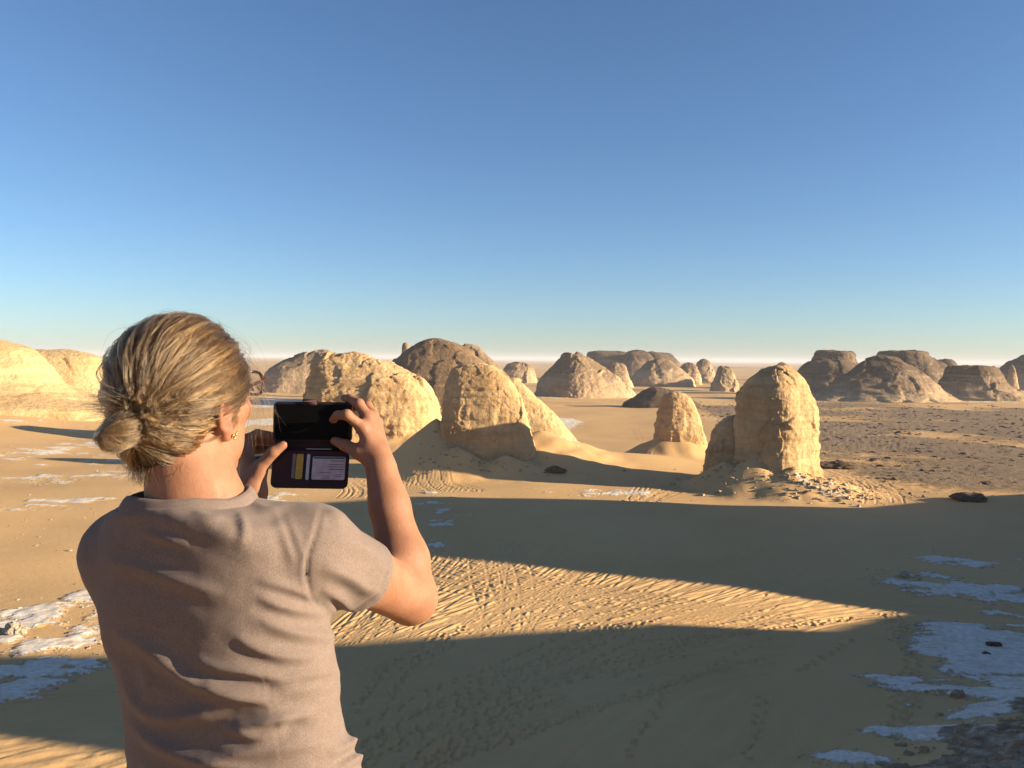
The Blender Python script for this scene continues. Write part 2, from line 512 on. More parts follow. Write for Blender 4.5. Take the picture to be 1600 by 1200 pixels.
# tyre tracks and footprints, pressed into the sheet
inner = (az >= AZ0 - 1e-9) & (az <= AZ1 + 1e-9)
j0 = int(np.argmax(inner)); daz = .00116
DT = np.full(NR * NA, 9.0)
def stamp(points, D, reach):
    r = np.hypot(points[:, 0], points[:, 1]); a = np.arctan2(points[:, 0], points[:, 1])
    ok = (a > AZ0 + .02) & (a < AZ1 - .02) & (r > 31) & (r < 240)
    points, r, a = points[ok], r[ok], a[ok]
    if not len(r): return
    i = np.searchsorted(rr, r); j = np.searchsorted(az, a)
    wi = np.ceil(reach / (rr[i] - rr[i - 1])).astype(int).max(); wj = int(np.ceil(reach / (r.min() * daz)))
    wi = min(wi, 5); wj = min(wj, 7)
    for di in range(-wi, wi + 1):
        for dj in range(-wj, wj + 1):
            ii = np.clip(i + di, 0, NR - 1); jj = np.clip(j + dj, 0, NA - 1)
            d = np.hypot(X[ii, jj] - points[:, 0], Y[ii, jj] - points[:, 1])
            np.minimum.at(D, ii * NA + jj, d)
def bez(a, b, c, step=.07):
    a, b, c = map(np.asarray, (a, b, c))
    n = int((np.linalg.norm(b - a) + np.linalg.norm(c - b)) / step) + 2
    t = np.linspace(0, 1, n)[:, None]
    return (1 - t) ** 2 * a + 2 * t * (1 - t) * b + t * t * c
def car_track(a, b, c, gauge=1.5):
    p = bez(a, b, c)
    tn = np.gradient(p, axis=0); tn /= np.linalg.norm(tn, axis=1)[:, None] + 1e-9
    nr = np.stack([-tn[:, 1], tn[:, 0]], 1)
    wob = .12 * noise2(np.arange(len(p)) * .02 + rng.uniform(0, 99), np.zeros(len(p)))[:, None]
    stamp(p + nr * (gauge / 2 + wob), DT, .34); stamp(p - nr * (gauge / 2 - wob), DT, .34)
_j = lambda s: rng.normal(0, s, 2)
# the fan of tracks that crosses the sunlit tongue
for k in range(58):
    f = k / 57
    s = _flat(420 + 430 * rng.random(), 1005 + 65 * rng.random())
    e = _flat(690 + 560 * f ** 1.1 + rng.normal(0, 30), 845 + 60 * f + rng.normal(0, 12))
    m = (s + e) / 2 + np.array([-2.2 + 5.5 * rng.random(), rng.normal(0, 1.5)])
    car_track(s, m, e)
for k in range(22):        # long sweeps to the right-hand tip
    s = _flat(rng.uniform(430, 900), rng.uniform(1000, 1150))
    e = _flat(rng.uniform(1150, 1480), rng.uniform(880, 950))
    m = _flat(rng.uniform(900, 1150), rng.uniform(960, 1010)) + _j(1.0)
    car_track(s, m, e)
for k in range(15):        # crossing ones
    s = _flat(rng.uniform(540, 760), rng.uniform(860, 900)); e = _flat(rng.uniform(900, 1300), rng.uniform(960, 1010))
    car_track(s, (s + e) / 2 + _j(2.5), e)
for k in range(24):        # faint ones across the shaded floor
    s = _flat(rng.uniform(-100, 700), rng.uniform(1090, 1240)); e = _flat(rng.uniform(640, 1250), rng.uniform(960, 1080))
    car_track(s, (s + e) / 2 + _j(1.5), e)
for k in range(14):        # bottom left
    s = _flat(rng.uniform(-160, 60), rng.uniform(1090, 1230)); e = s + np.array([rng.uniform(9, 15), rng.uniform(3, 8)])
    car_track(s, (s + e) / 2 + _j(.6), e)
for k in range(12):        # loops on the dune left of the great pillar
    c0 = _flat(965 + rng.normal(0, 14), 733 + rng.normal(0, 3)); R_ = rng.uniform(3, 11); a0 = rng.uniform(1.2, 2.2)
    p = lambda a: c0 + np.array([R_ * math.cos(a), 1.6 * R_ * math.sin(a)])
    car_track(p(a0 - 1.0), c0 + (p(a0) - c0) * 1.35, p(a0 + 1.0))
for k in range(12):        # beyond the pillar, to the right
    s = _flat(1280 + rng.uniform(0, 60), 735 + rng.uniform(-4, 14)); e = _flat(1340 + rng.uniform(0, 130), 782 + rng.uniform(-4, 12))
    car_track(s, (s + e) / 2 + np.array([rng.uniform(-3, 6), rng.uniform(-2, 6)]), e)
for k in range(10):
    s = _flat(rng.uniform(950, 1010), 790); e = _flat(rng.uniform(1010, 1120), 752)
    car_track(s, (s + e) / 2 + _j(2), e)
for k in range(9):
    c0 = _flat(500 + rng.normal(0, 12), 770); R_ = rng.uniform(4, 11)
    car_track(c0 + (R_, -3), c0 + (R_ * 1.1, 5), c0 + (R_ * .4, 11))
for k in range(9):
    s = _flat(rng.uniform(640, 780), 768); e = _flat(rng.uniform(560, 700), 748)
    car_track(s, (s + e) / 2 + _j(2), e)
for k in range(5):
    s = _flat(1000, 668 + rng.normal(0, 8)); e = _flat(940 + rng.normal(0, 25), 640)
    car_track(s, (s + e) / 2 + _j(3), e)
DF = np.full(NR * NA, 9.0)
def footsteps(path, n_walk=3, spread=.6):
    w = resample(path, int(np.linalg.norm(np.diff(path, axis=0), axis=1).sum() / .62) + 2)
    for k in range(n_walk):
        o = rng.normal(0, spread, 2)
        p = w + o + rng.normal(0, .10, w.shape); p[::2, 0] += .12; p[1::2, 0] -= .12
        keep = noise2(np.arange(len(p)) * .07 + k * 9.1, np.full(len(p), .5)) > -.25
        stamp(p[keep], DF, .30)
for (a, b, c, n, sp) in [((560, 1190), (760, 1080), (980, 985), 8, 1.3), ((640, 1190), (830, 1070), (1100, 1000), 7, 1.2), ((560, 1110), (600, 1050), (690, 1000), 4, .8),
                          ((1390, 1130), (1420, 1020), (1380, 950), 3, .7), ((1000, 1004), (1180, 988), (1330, 962), 2, .5),
                          ((690, 1200), (900, 1130), (1180, 1040), 3, 2.0), ((1120, 1190), (1160, 1080), (1300, 1000), 2, 1.5)]:
    footsteps(np.array([_flat(*a), _flat(*b), _flat(*c)]), n, sp)
tr = DT / .12
press = np.where(DT < 1, -.058 * np.exp(-tr ** 2) + .034 * np.exp(-((DT - .25) / .085) ** 2), 0)
fs = DF / .15
press += np.where(DF < 1, -.15 * np.exp(-fs ** 2) + .05 * np.exp(-((DF - .27) / .08) ** 2), 0)
xr, yr = X.ravel(), Y.ravel()
ripp = .045 * np.sin((xr * .80 + yr * -.6) * 4.1 + 2.5 * noise2(xr / 5, yr / 5)) * sstep(.0, .5, noise2(xr / 14 + 5, yr / 18) + .25) * sstep(34, 40, rr.repeat(NA)) * (1 - sstep(48, 60, rr.repeat(NA)))
# chalk pavements: (pixel x, pixel y, half width, half height)
PATCH = [(1540, 1008, 92, 44, 1.0), (1590, 1010, 60, 40, 1.0), (1500, 918, 110, 15, .75), (1570, 925, 60, 14, .7), (1510, 877, 70, 9, .6), (1590, 955, 50, 6, .6), (1390, 897, 20, 4, .4),
         (1520, 1090, 105, 22, .8), (1450, 1160, 110, 17, .85), (1560, 1130, 80, 34, .75), (1330, 1192, 60, 13, .9), (1420, 1105, 50, 7, .6), (1590, 1075, 60, 16, .9),
         (60, 965, 110, 22, .72), (110, 1000, 80, 16, .75), (60, 1040, 110, 20, .72), (10, 1075, 70, 16, .85), (130, 940, 60, 12, .7), (0, 1000, 60, 12, .6),
         (60, 790, 170, 10, .55), (120, 745, 160, 9, .5), (60, 708, 190, 8, .55), (180, 692, 80, 8, .7), (250, 715, 130, 7, .5), (40, 672, 120, 5, .4),
         (950, 771, 78, 7, .72), (690, 800, 30, 26, .48), (672, 770, 12, 5, .6), (685, 850, 16, 6, .75), (730, 846, 8, 3, .6), (880, 660, 26, 9, .9), (862, 690, 40, 9, .9), (880, 728, 30, 7, .7),
         (1165, 752, 30, 6, .7), (1300, 782, 50, 8, .42), (440, 630, 60, 9, .8), (400, 660, 70, 8, .8), (420, 700, 90, 9, .6), (430, 775, 40, 8, .6), (1400, 622, 150, 3, .8), (1560, 616, 60, 3, .7), (880, 622, 90, 3, .3)]
chalk = np.zeros(NR * NA); nz = None
warp = fbm2(xr / 4.2, yr / 6.0, 5, .55); warp2 = fbm2(xr / 9 + 40, yr / 2.2, 5, .6)
for (px, py, hw, hh, st) in PATCH:
    c0 = _flat(px, py); c1 = _flat(px + hw, py); c2 = _flat(px, py - hh); c3 = _flat(px, py + hh)
    ax = np.linalg.norm(c1 - c0); ay = np.linalg.norm(c2 - c3) / 2
    dx = xr - c0[0]; dy = yr - c0[1]; u = c0 / np.linalg.norm(c0)
    al = dx * u[0] + dy * u[1]; ac = dx * u[1] - dy * u[0]
    m = (np.abs(al) < 2.2 * ay) & (np.abs(ac) < 2.2 * ax)
    e = np.hypot(al[m] / ay, ac[m] / ax)
    v = st * (1.30 - .80 * e) + (.42 * warp[m] + .55 * warp2[m]) * (1.2 - .75 * st) - (1 - st) * .25
    chalk[m] = np.maximum(chalk[m], np.clip(v, 0, 1.2))
dark_field = lambda x, y: sstep(0, 1, (x - (.06 * y + 42)) / 22) * sstep(118, 152, y + .10 * x) * (1 - sstep(330, 420, y))
gravel = dark_field(xr, yr) * (.88 + .45 * fbm2(xr / 26, yr / 30, 4)) * (1 - .35 * sstep(.05, .45, fbm2(xr / 38 + 9, yr / 34 + 2, 3)))
gravel += .5 * sstep(260, 420, yr) * sstep(-.05, .5, fbm2(xr / 120 + 2, yr / 40, 4)) * (1 - sstep(700, 1600, yr))
gravel += .55 * sstep(600, 1400, rr.repeat(NA)) * (.55 + .6 * fbm2(xr / 500, yr / 700, 4))
gravel = np.clip(gravel, 0, 1)
dd = (xr - 17.5) * .567 - (yr - 41) * .825
rocky = sstep(1.0, 6.0, dd + 1.5 * warp) * (rr.repeat(NA) > 26) * (xr > 10)
sx_ = chalk > .5
slab = facets(np.column_stack([xr + .5 * warp, yr + .5 * warp2, 0 * xr]) * np.array([.75, .9, 1]), 1.6, 5, .7)
relief = sstep(.42, .6, chalk) * (.12 + .035 * slab + .05 * fbm2(xr / 1.1, yr / 1.1, 3)) + rocky * (.28 * fbm2(xr / 1.6, yr / 1.6, 4, .6) + .15) + .25 * gravel * (1 - sstep(500, 900, yr)) * np.abs(fbm2(xr / 2.4, yr / 2.4, 3))
press *= (1 - sstep(.4, .55, chalk)) * (1 - rocky)
Zf = Z.ravel() + press + relief + ripp * (1 - sstep(.35, .5, chalk)) * (1 - rocky) * np.where(np.minimum(DT, 9) < .4, .3, 1)
V = np.stack([xr, yr, Zf], 1)
V = np.vstack([V, [[0, 0, Zf[:NA].mean()]]])
i = np.arange(NR - 1)[:, None] * NA; j = np.arange(NA)[None]; j2 = (j + 1) % NA
F = np.stack([i + j, i + NA + j, i + NA + j2, i + j2], 2).reshape(-1, 4)
V_GROUND = V.copy()
ground = mesh_np('ground', V, F, M['ground'], attrs={'chalk': np.append(chalk, 0), 'gravel': np.append(gravel, 0), 'rocky': np.append(rocky, 0)})
# close the small hole under the camera
bpy.context.view_layer.update()
cap = mesh_np('ground_patch', np.array([(-.4, -.4, HILL_Z - .03), (.4, -.4, HILL_Z - .03), (.4, .4, HILL_Z - .03), (-.4, .4, HILL_Z - .03)]), np.array([[0, 1, 2, 3]]), M['ground'],
              attrs={'chalk': [0] * 4, 'gravel': [0] * 4, 'rocky': [0] * 4}, parent=ground)
tag(ground, 'rolling tan desert sand with tyre tracks and white chalk patches', kind='structure')
print('ground', len(V), round(time.time() - T0, 1))

# ------------------------------------------------------------------ limestone ridge beyond the right edge, which throws the long shadows
EDGE = [(-17.5, 40.6), (-48, 47.5), (-48, 53), (-27, 54.5), (-11.5, 56.5), (7.7, 61.2), (9.5, 60.6), (23, 60.5), (29, 64.5), (32, 66), (-7, 82), (-14.7, 117), (10, 116.3), (36, 112.5), (48, 111), (76, 122)]   # where the shadow ends on the valley floor
S0 = 95.0
HP = []
for (ex_, ey_) in EDGE:
    eu, es = us(ex_, ey_)
    HP.append((eu, _zc(ex_, ey_) + (S0 - es) * math.tan(SUN_EL)))
HP.sort()
HP = [(-30, 8), (14, 12), (30, 21)] + HP[:]
k_ = [n_ for n_, h_ in enumerate(HP) if h_[0] > 74 and h_[0] < 100][-1]
HP = HP[:k_ + 1] + [(HP[k_][0] + 4, 31), (92, 33.5), (104, 33)] + HP[k_ + 1:] + [(146, 3), (165, -1)]
print(HP)
HP = np.array(HP, float)
uu = np.arange(-30, 165, .45)
hh = np.interp(uu, HP[:, 0], HP[:, 1]) + .22 * noise2(uu / 2.1, uu * 0) + .10 * noise2(uu / .8, uu * 0 + 3)
ss = np.concatenate([np.linspace(-24, -3, 22), np.linspace(-2.6, 2.6, 13), np.linspace(3, 40, 34)])
U, S = np.meshgrid(uu, ss, indexing='ij')
prof = np.where(S < 0, 1 - np.abs(S / 24) ** .9, 1 - (S / 40) ** 1.2)
prof = np.clip(prof, 0, 1)
gx = U * (-SY) + (S + S0) * SX; gy = U * SX + (S + S0) * SY
gz = height(gx.ravel(), gy.ravel()).reshape(gx.shape)
zz = -1.5 + np.clip(prof * (hh[:, None] + 1.5), 0, None)
zz += (.9 * fbm2(gx / 5, gy / 5, 4)) * np.clip(np.abs(S) / 4, 0, 1) * np.clip(prof * 3, 0, 1) - np.where(np.abs(S) > 1, .4, 0)
zz = np.where(prof <= .001, -1.5, zz)
nu, ns = U.shape
i = np.arange(nu - 1)[:, None] * ns; j = np.arange(ns - 1)[None]
F = np.stack([i + j, i + ns + j, i + ns + j + 1, i + j + 1], 2).reshape(-1, 4)
tag(mesh_np('rock_ridge', np.stack([gx, gy, zz], 2).reshape(-1, 3), F[:, ::-1], M['rock'], attrs={'top': np.zeros(nu * ns)}), 'notched limestone ridge whose shadow covers the valley floor', 'rock ridge')

# ------------------------------------------------------------------ rock formations
FG = 'limestone formations rising from the valley floor'
# great pillar
loft_rock('rock_pillar', [(1146, 745), (1149, 700), (1151, 660), (1153, 640), (1153, 620), (1161, 601), (1177, 586), (1196, 575), (1214, 570)],
          [(1290, 770), (1279, 735), (1275, 700), (1275, 660), (1271, 630), (1264, 606), (1254, 590), (1243, 578), (1229, 571), (1214, 570)], 130,
          'tall round-topped limestone pillar standing alone on a rubble skirt', M['rock'], .85, .62, .85, 5.0, 1.2, 340, 230, 4, seed=2, strata=.9, rot=.62)
loft_rock('rock_buttress', [(1098, 745), (1106, 715), (1110, 690), (1118, 668), (1128, 657), (1145, 650), (1152, 647)], [(1185, 745), (1182, 715), (1180, 690), (1176, 668), (1172, 656), (1162, 649), (1152, 647)], 134,
          'low stepped limestone block leaning against the back of the tall pillar', M['rock'], .8, .65, .7, 4.0, 1.1, 180, 110, 4, seed=5, strata=1.2)
# small pillar
loft_rock('rock_pillar', [(1022, 705), (1024, 680), (1026, 655), (1032, 632), (1036, 618), (1046, 613), (1056, 612)], [(1106, 715), (1103, 690), (1096, 668), (1092, 650), (1086, 632), (1076, 620), (1066, 614), (1056, 612)], 168,
          'small leaning limestone pillar with a drift of sand at its foot', M['rock'], .8, .7, .75, 4.5, 1.1, 220, 130, 3, seed=9, strata=.9)
# sphinx-like rock with a high wall
loft_rock('rock_wall', [(688, 730), (690, 690), (689, 650), (691, 622), (696, 596), (704, 578), (716, 569), (732, 566)], [(846, 745), (838, 712), (832, 690), (826, 665), (820, 640), (812, 615), (800, 598), (782, 582), (764, 571), (748, 566), (732, 566)], 141.5,
          'bulky wall of golden limestone with the shadow of the tall pillar across it', M['rock'], .42, .62, 1.0, 7.0, 1.0, 340, 210, 4, seed=14, strata=.6, lean=.06)
loft_rock('rock_spur', [(745, 720), (760, 650), (775, 600), (790, 590)], [(902, 690), (892, 676), (875, 655), (856, 636), (838, 618), (820, 602), (806, 592), (790, 590)], 157,
          'pale spur sloping down behind the golden rock wall to a white foot', M['rock_pale'], .6, .8, .8, 5.0, 1.0, 220, 130, 3, seed=21)
# broad rock behind the telephone
loft_rock('rock_dome', [(462, 690), (472, 640), (478, 610), (484, 580), (492, 562), (508, 554), (530, 552)], [(700, 690), (688, 650), (684, 626), (672, 604), (654, 586), (632, 574), (604, 564), (580, 558), (556, 551), (530, 552)], 192,
          'broad craggy limestone dome directly behind the telephone', M['rock'], .6, .75, 1.7, 8.0, 1.3, 320, 190, 4, seed=31, strata=.8)
# dark mound and companions
loft_rock('dark_mound', [(560, 640), (590, 590), (612, 566), (632, 549), (652, 535), (668, 529), (680, 528)], [(860, 650), (815, 610), (775, 580), (750, 560), (728, 546), (706, 535), (690, 529), (680, 528)], 345,
          'dark brown gravel mound towering behind the golden rocks', M['rock_dark'], .7, .9, 2.0, 14, .7, 260, 140, 6, seed=41, strata=.3, flute=.8, cat='mound')
loft_rock('rock_shoulder', [(690, 620), (705, 570), (716, 545), (726, 538), (734, 537)], [(830, 640), (805, 600), (780, 572), (762, 556), (748, 542), (734, 537)], 365,
          'pale rock shoulder rising just behind the dark brown mound', M['rock_far'], .7, .85, 2.0, 10, 1, 160, 90, 6, seed=44)
loft_rock('rock_stub', [(624, 566), (628, 552), (628, 540), (631, 535), (634, 535)], [(648, 566), (641, 552), (640, 541), (638, 536), (634, 535)], 400,
          'tiny upright knob of rock above the left slope of the dark mound', M['rock_far'], .9, .8, .6, 4, 1, 60, 40, 16, seed=47)
# far left
loft_rock('rock_whaleback', [(395, 612), (412, 592), (420, 578), (440, 566), (462, 556), (484, 548), (500, 546)], [(560, 612), (545, 590), (530, 566), (518, 550), (508, 546), (500, 546)], 470,
          'long pale whaleback rock beside the spectacles', M['rock_far'], .7, .85, 2.5, 14, 1.0, 200, 110, 6, seed=51)
loft_rock('rock_cliff', [(-330, 650), (-300, 600), (-240, 548), (-160, 530), (-90, 527), (-40, 529)], [(230, 640), (170, 630), (120, 618), (92, 600), (76, 580), (60, 560), (44, 548), (24, 539), (0, 531), (-40, 529)], 250,
          'sunlit yellow cliff at the left edge of the view', M['rock_pale'], .55, .85, 1.5, 16, .8, 260, 150, 8, seed=55, strata=1.3, cat='cliff')
loft_rock('rock_cliff', [(-60, 634), (0, 590), (24, 560), (40, 548), (70, 546), (100, 545)], [(270, 632), (220, 624), (190, 614), (171, 596), (166, 576), (158, 562), (146, 556), (130, 551), (112, 546), (100, 545)], 275,
          'flat-topped orange cliff between the yellow cliff and the bun of hair', M['rock_pale'], .6, .8, 1.3, 14, .8, 220, 120, 8, seed=58, strata=1.4, cat='cliff')
# centre distance
loft_rock('rock_outcrop', [(782, 596), (786, 580), (790, 571), (798, 567), (808, 565)], [(838, 596), (834, 580), (830, 572), (822, 567), (808, 565)], 700,
          'small rounded outcrop on the far plain right of the golden wall', M['rock_far'], .8, .75, 3.0, 12, 1.1, 120, 70, 6, seed=61)
loft_rock('rock_dome', [(834, 618), (838, 604), (844, 592), (856, 578), (868, 566), (876, 557), (878, 552), (886, 551), (890, 556), (896, 555), (901, 549)], [(996, 622), (988, 612), (978, 602), (966, 592), (952, 580), (938, 570), (924, 562), (912, 556), (907, 551), (901, 549)], 445,
          'two-horned dome with a brown cap and pale flank in the middle distance', M['rock_far'], .75, .65, 2.0, 11, 1.1, 260, 140, 6, seed=64, rot=.55)
for k, (l, r, d, lab) in enumerate([
    ([(915, 590), (918, 566), (919, 552), (924, 549), (955, 548)], [(1010, 590), (1004, 570), (996, 556), (985, 551), (955, 548)], 830, 'dark flat-topped mesa just right of the two-horned dome'),
    ([(966, 590), (974, 565), (980, 551), (990, 547), (1000, 547)], [(1040, 592), (1028, 572), (1018, 556), (1010, 549), (1000, 547)], 800, 'round-shouldered mesa between two flat dark mesas'),
    ([(1004, 590), (1008, 560), (1012, 551), (1020, 550), (1040, 551)], [(1080, 592), (1066, 572), (1056, 560), (1050, 553), (1040, 551)], 860, 'dark flat-topped mesa behind the row of pale rocks')]):
    loft_rock('mesa', l, r, d, lab, M['rock_mesa'], .8, .6, 2.2, 20, .9, 160, 90, 6, seed=70 + k, strata=1.0, group='mesas on the far plain', cat='mesa')
for k, (l, r, d, lab, nm) in enumerate([
    ([(945, 598), (948, 580), (950, 571), (958, 567), (966, 567)], [(986, 600), (982, 588), (979, 576), (974, 569), (966, 567)], 600, 'squat pale outcrop at the right foot of the two-horned dome', 'rock_outcrop'),
    ([(985, 592), (1000, 576), (1014, 566), (1028, 559), (1036, 559)], [(1084, 594), (1072, 584), (1062, 574), (1050, 565), (1036, 559)], 640, 'wide pale outcrop below the flat dark mesas', 'rock_outcrop'),
    ([(1058, 590), (1062, 574), (1068, 567), (1076, 566)], [(1094, 588), (1090, 576), (1085, 569), (1076, 566)], 700, 'low pale hump between the wide outcrop and a rounded one', 'rock_outcrop'),
    ([(1083, 586), (1087, 572), (1092, 563), (1100, 560)], [(1118, 586), (1114, 574), (1109, 564), (1100, 560)], 760, 'rounded far outcrop above the jagged one', 'rock_outcrop'),
    ([(1112, 604), (1118, 588), (1122, 574), (1127, 571), (1130, 575), (1133, 572)], [(1154, 604), (1150, 592), (1146, 577), (1141, 572), (1133, 572)], 540, 'jagged twin-peaked pale outcrop left of the tall pillar', 'rock_outcrop'),
    ([(1208, 580), (1215, 570), (1222, 565)], [(1240, 580), (1230, 570), (1222, 565)], 900, 'tiny far peak beside the top of the tall pillar', 'rock_outcrop')]):
    loft_rock(nm, l, r, d, lab, M['rock_far'], .8, .75, 2.4, 11, 1.2, 120, 70, 6, seed=80 + k, group='pale outcrops on the far plain')
loft_rock('dark_mound', [(972, 632), (985, 624), (1002, 613), (1016, 606), (1026, 605)], [(1100, 636), (1078, 622), (1058, 613), (1042, 607), (1026, 605)], 350,
          'low black gravel mound on the plain behind the small pillar', M['stone_dark'], .6, .9, 1.2, 8, .8, 140, 70, 4, seed=90, cat='mound')
# right distance
for k, (l, r, d, lab, df) in enumerate([
    ([(1205, 612), (1240, 588), (1258, 572), (1268, 562), (1271, 550), (1280, 548), (1304, 547)], [(1400, 612), (1370, 590), (1350, 574), (1340, 564), (1337, 551), (1326, 548), (1304, 547)], 600, 'dark mesa with a thin cap rock right of the tall pillar', .7),
    ([(1195, 628), (1225, 604), (1243, 580), (1254, 568), (1268, 562), (1296, 561)], [(1440, 628), (1400, 606), (1366, 586), (1340, 570), (1318, 563), (1296, 561)], 500, 'dark rounded hill whose foot meets the tall pillar', .6),
    ([(1240, 630), (1290, 606), (1324, 582), (1342, 566), (1356, 557), (1376, 554)], [(1540, 632), (1500, 624), (1476, 612), (1456, 594), (1440, 580), (1420, 568), (1400, 558), (1376, 554)], 430, 'broad dark hill with a pale eroded flank on the right', .6),
    ([(1300, 610), (1340, 580), (1360, 564), (1368, 552), (1372, 547), (1410, 548)], [(1560, 612), (1520, 590), (1490, 576), (1468, 566), (1456, 556), (1450, 549), (1410, 548)], 560, 'long flat-topped dark mesa behind the broad dark hill', .6),
    ([(1430, 606), (1450, 578), (1460, 565), (1466, 562), (1478, 562)], [(1545, 606), (1512, 584), (1496, 572), (1490, 564), (1478, 562)], 620, 'small dark hump between the long mesa and the square block', .8),
    ([(1440, 626), (1462, 606), (1474, 588), (1479, 573), (1490, 571), (1515, 571)], [(1640, 622), (1600, 614), (1580, 606), (1570, 594), (1564, 577), (1556, 572), (1515, 571)], 460, 'square dark block with a pale right corner near the right edge', .6),
    ([(1525, 610), (1550, 588), (1562, 574), (1576, 566), (1590, 560), (1594, 555), (1612, 554)], [(1740, 612), (1700, 580), (1680, 562), (1672, 555), (1612, 554)], 640, 'dark hill cut off by the right edge of the view', .7)]):
    loft_rock('mesa' if k in (0, 3) else 'dark_hill', l, r, d, lab, M['rock_mesa'], df, .6, 2.4, 15, 1.0, 220, 110, 6, seed=100 + k, strata=.9, rot=-.55, group='dark hills on the right', cat='mesa' if k in (0, 3) else 'hill')
loft_rock('rock_spire', [(1574, 600), (1577, 585), (1578, 572), (1581, 569)], [(1590, 600), (1587, 585), (1585, 573), (1581, 569)], 560, 'thin rock spire in front of the hill at the right edge', M['rock_far'], .9, .8, .6, 4, 1, 60, 40, 6, seed=120)
print('rocks', round(time.time() - T0, 1))

# ------------------------------------------------------------------ single stones
boulder('dark_outcrop', 1306, 732, 6.5, 1.3, 'low black outcrop on the sand right of the tall pillar', M['stone_dark'], 1, 4)
boulder('dark_outcrop', 1514, 781, 4.2, .9, 'black mound of broken stone on the shaded dune near the right edge', M['stone_dark'], 2, 4)
boulder('boulder', 1413, 902, .85, .55, 'pale square boulder on the chalk beyond the sunlit tongue of sand', M['chalk_stone'], 3)
boulder('stone', 1553, 1012, .95, .35, 'larger brown stone lying on the big white chalk patch', M['stone_dark'], 4)
boulder('stone', 1540, 1026, .6, .28, 'smaller brown stone in front of another on the big chalk patch', M['stone_dark'], 5)
boulder('boulder', 24, 990, 1.6, .75, 'white chalk block lying on the sunlit ledges at the left edge', M['chalk_stone'], 6)
boulder('stone', 1497, 1090, .75, .4, 'tan stone on the pale ledge above the rocky slope', M['stone_pale'], 7)
boulder('dark_outcrop', 868, 738, 3.0, .9, 'small dark outcrop at the toe of the golden wall', M['stone_dark'], 8, 1.5)

# ------------------------------------------------------------------ loose stones too many to count
def on_ground(xy, lift=0.0):
    z = height(xy[:, 0], xy[:, 1]); return np.column_stack([xy, z + lift])
r1 = np.random.default_rng(21)
c = P(1215, 760, 129)[:2]
n = 900; a = r1.uniform(0, 6.28, n); d = np.abs(r1.normal(0, 1, n)) * 5.5 + 5.5
xy = np.column_stack([c[0] + 1.15 * d * np.cos(a) + 1.5, c[1] + .9 * d * np.sin(a)])
stones('pillar_rubble', on_ground(xy, .03), .06 + .34 * r1.random(n) ** 5, .7, M['stone_pale'], 'broken pale rubble strewn round the foot of the tall pillar', r=r1)
c2 = P(1300, 778, 119)[:2]; n = 250
xy = np.column_stack([c2[0] + r1.normal(0, 3.2, n), c2[1] + r1.normal(0, 2.2, n)])
stones('rubble_fan', on_ground(xy, .03), .07 + .36 * r1.random(n) ** 4, .75, M['chalk_stone'], 'white rubble fan spilling from the tall pillar into the shade', r=r1)
n = 260
c3 = P(740, 735, 134)[:2]
xy = np.column_stack([c3[0] + r1.normal(0, 8, n), c3[1] + np.abs(r1.normal(0, 3.5, n))])
stones('apron_rubble', on_ground(xy, .02), .05 + .26 * r1.random(n) ** 4, .7, M['stone_pale'], 'broken stones on the shaded apron below the golden wall', r=r1)
n = 26000
xy = np.column_stack([r1.uniform(20, 330, n), r1.uniform(118, 420, n)])
w = dark_field(xy[:, 0], xy[:, 1]) * (1 - .6 * sstep(.1, .40, fbm2(xy[:, 0] / 38 + 9, xy[:, 1] / 34 + 2, 3))) * sstep(-.25, .2, fbm2(xy[:, 0] / 8, xy[:, 1] / 9, 3))
xy = xy[r1.random(n) < w]
stones('dark_gravel', on_ground(xy, .02), .15 + .60 * r1.random(len(xy)) ** 4, .5, M['stone_dark'], 'dark gravel and stones scattered over the plain on the right', r=r1)
print('gravel', len(xy))
n = 1300
xy = np.column_stack([r1.uniform(14, 40, n), r1.uniform(26, 54, n)])
k = (xy[:, 0] - 17.5) * .567 - (xy[:, 1] - 41) * .825
xy = xy[(k > 1.0) & (r1.random(n) < sstep(0, 5, k))]
stones('slope_stones', on_ground(xy, .05), .05 + .22 * r1.random(len(xy)) ** 3, .7, M['stone_pale'], 'loose brown stones on the rocky slope at the bottom right', r=r1)
n = 1500
xy = np.column_stack([r1.uniform(-75, -22, n), r1.uniform(55, 150, n)])
xy = xy[fbm2(xy[:, 0] / 7, xy[:, 1] / 10, 3) > .02]
stones('scattered_stones', on_ground(xy, .01), .03 + .13 * r1.random(len(xy)) ** 4, .7, M['stone_pale'], 'small stones scattered over the sunlit sand on the left', r=r1)
pick = np.where((chalk > .30) & (chalk < .52) & (rr.repeat(NA) < 120) & (rr.repeat(NA) > 36))[0]
pick = r1.choice(pick, 1500, replace=False)
fr = V_GROUND[pick] + np.column_stack([r1.normal(0, .15, 1500), r1.normal(0, .15, 1500), np.full(1500, .01)])
stones('chalk_crumbs', fr, .03 + .12 * r1.random(1500) ** 4, .6, M['chalk_stone'], 'chalk crumbs strewn along the edges of the white patches', r=r1)

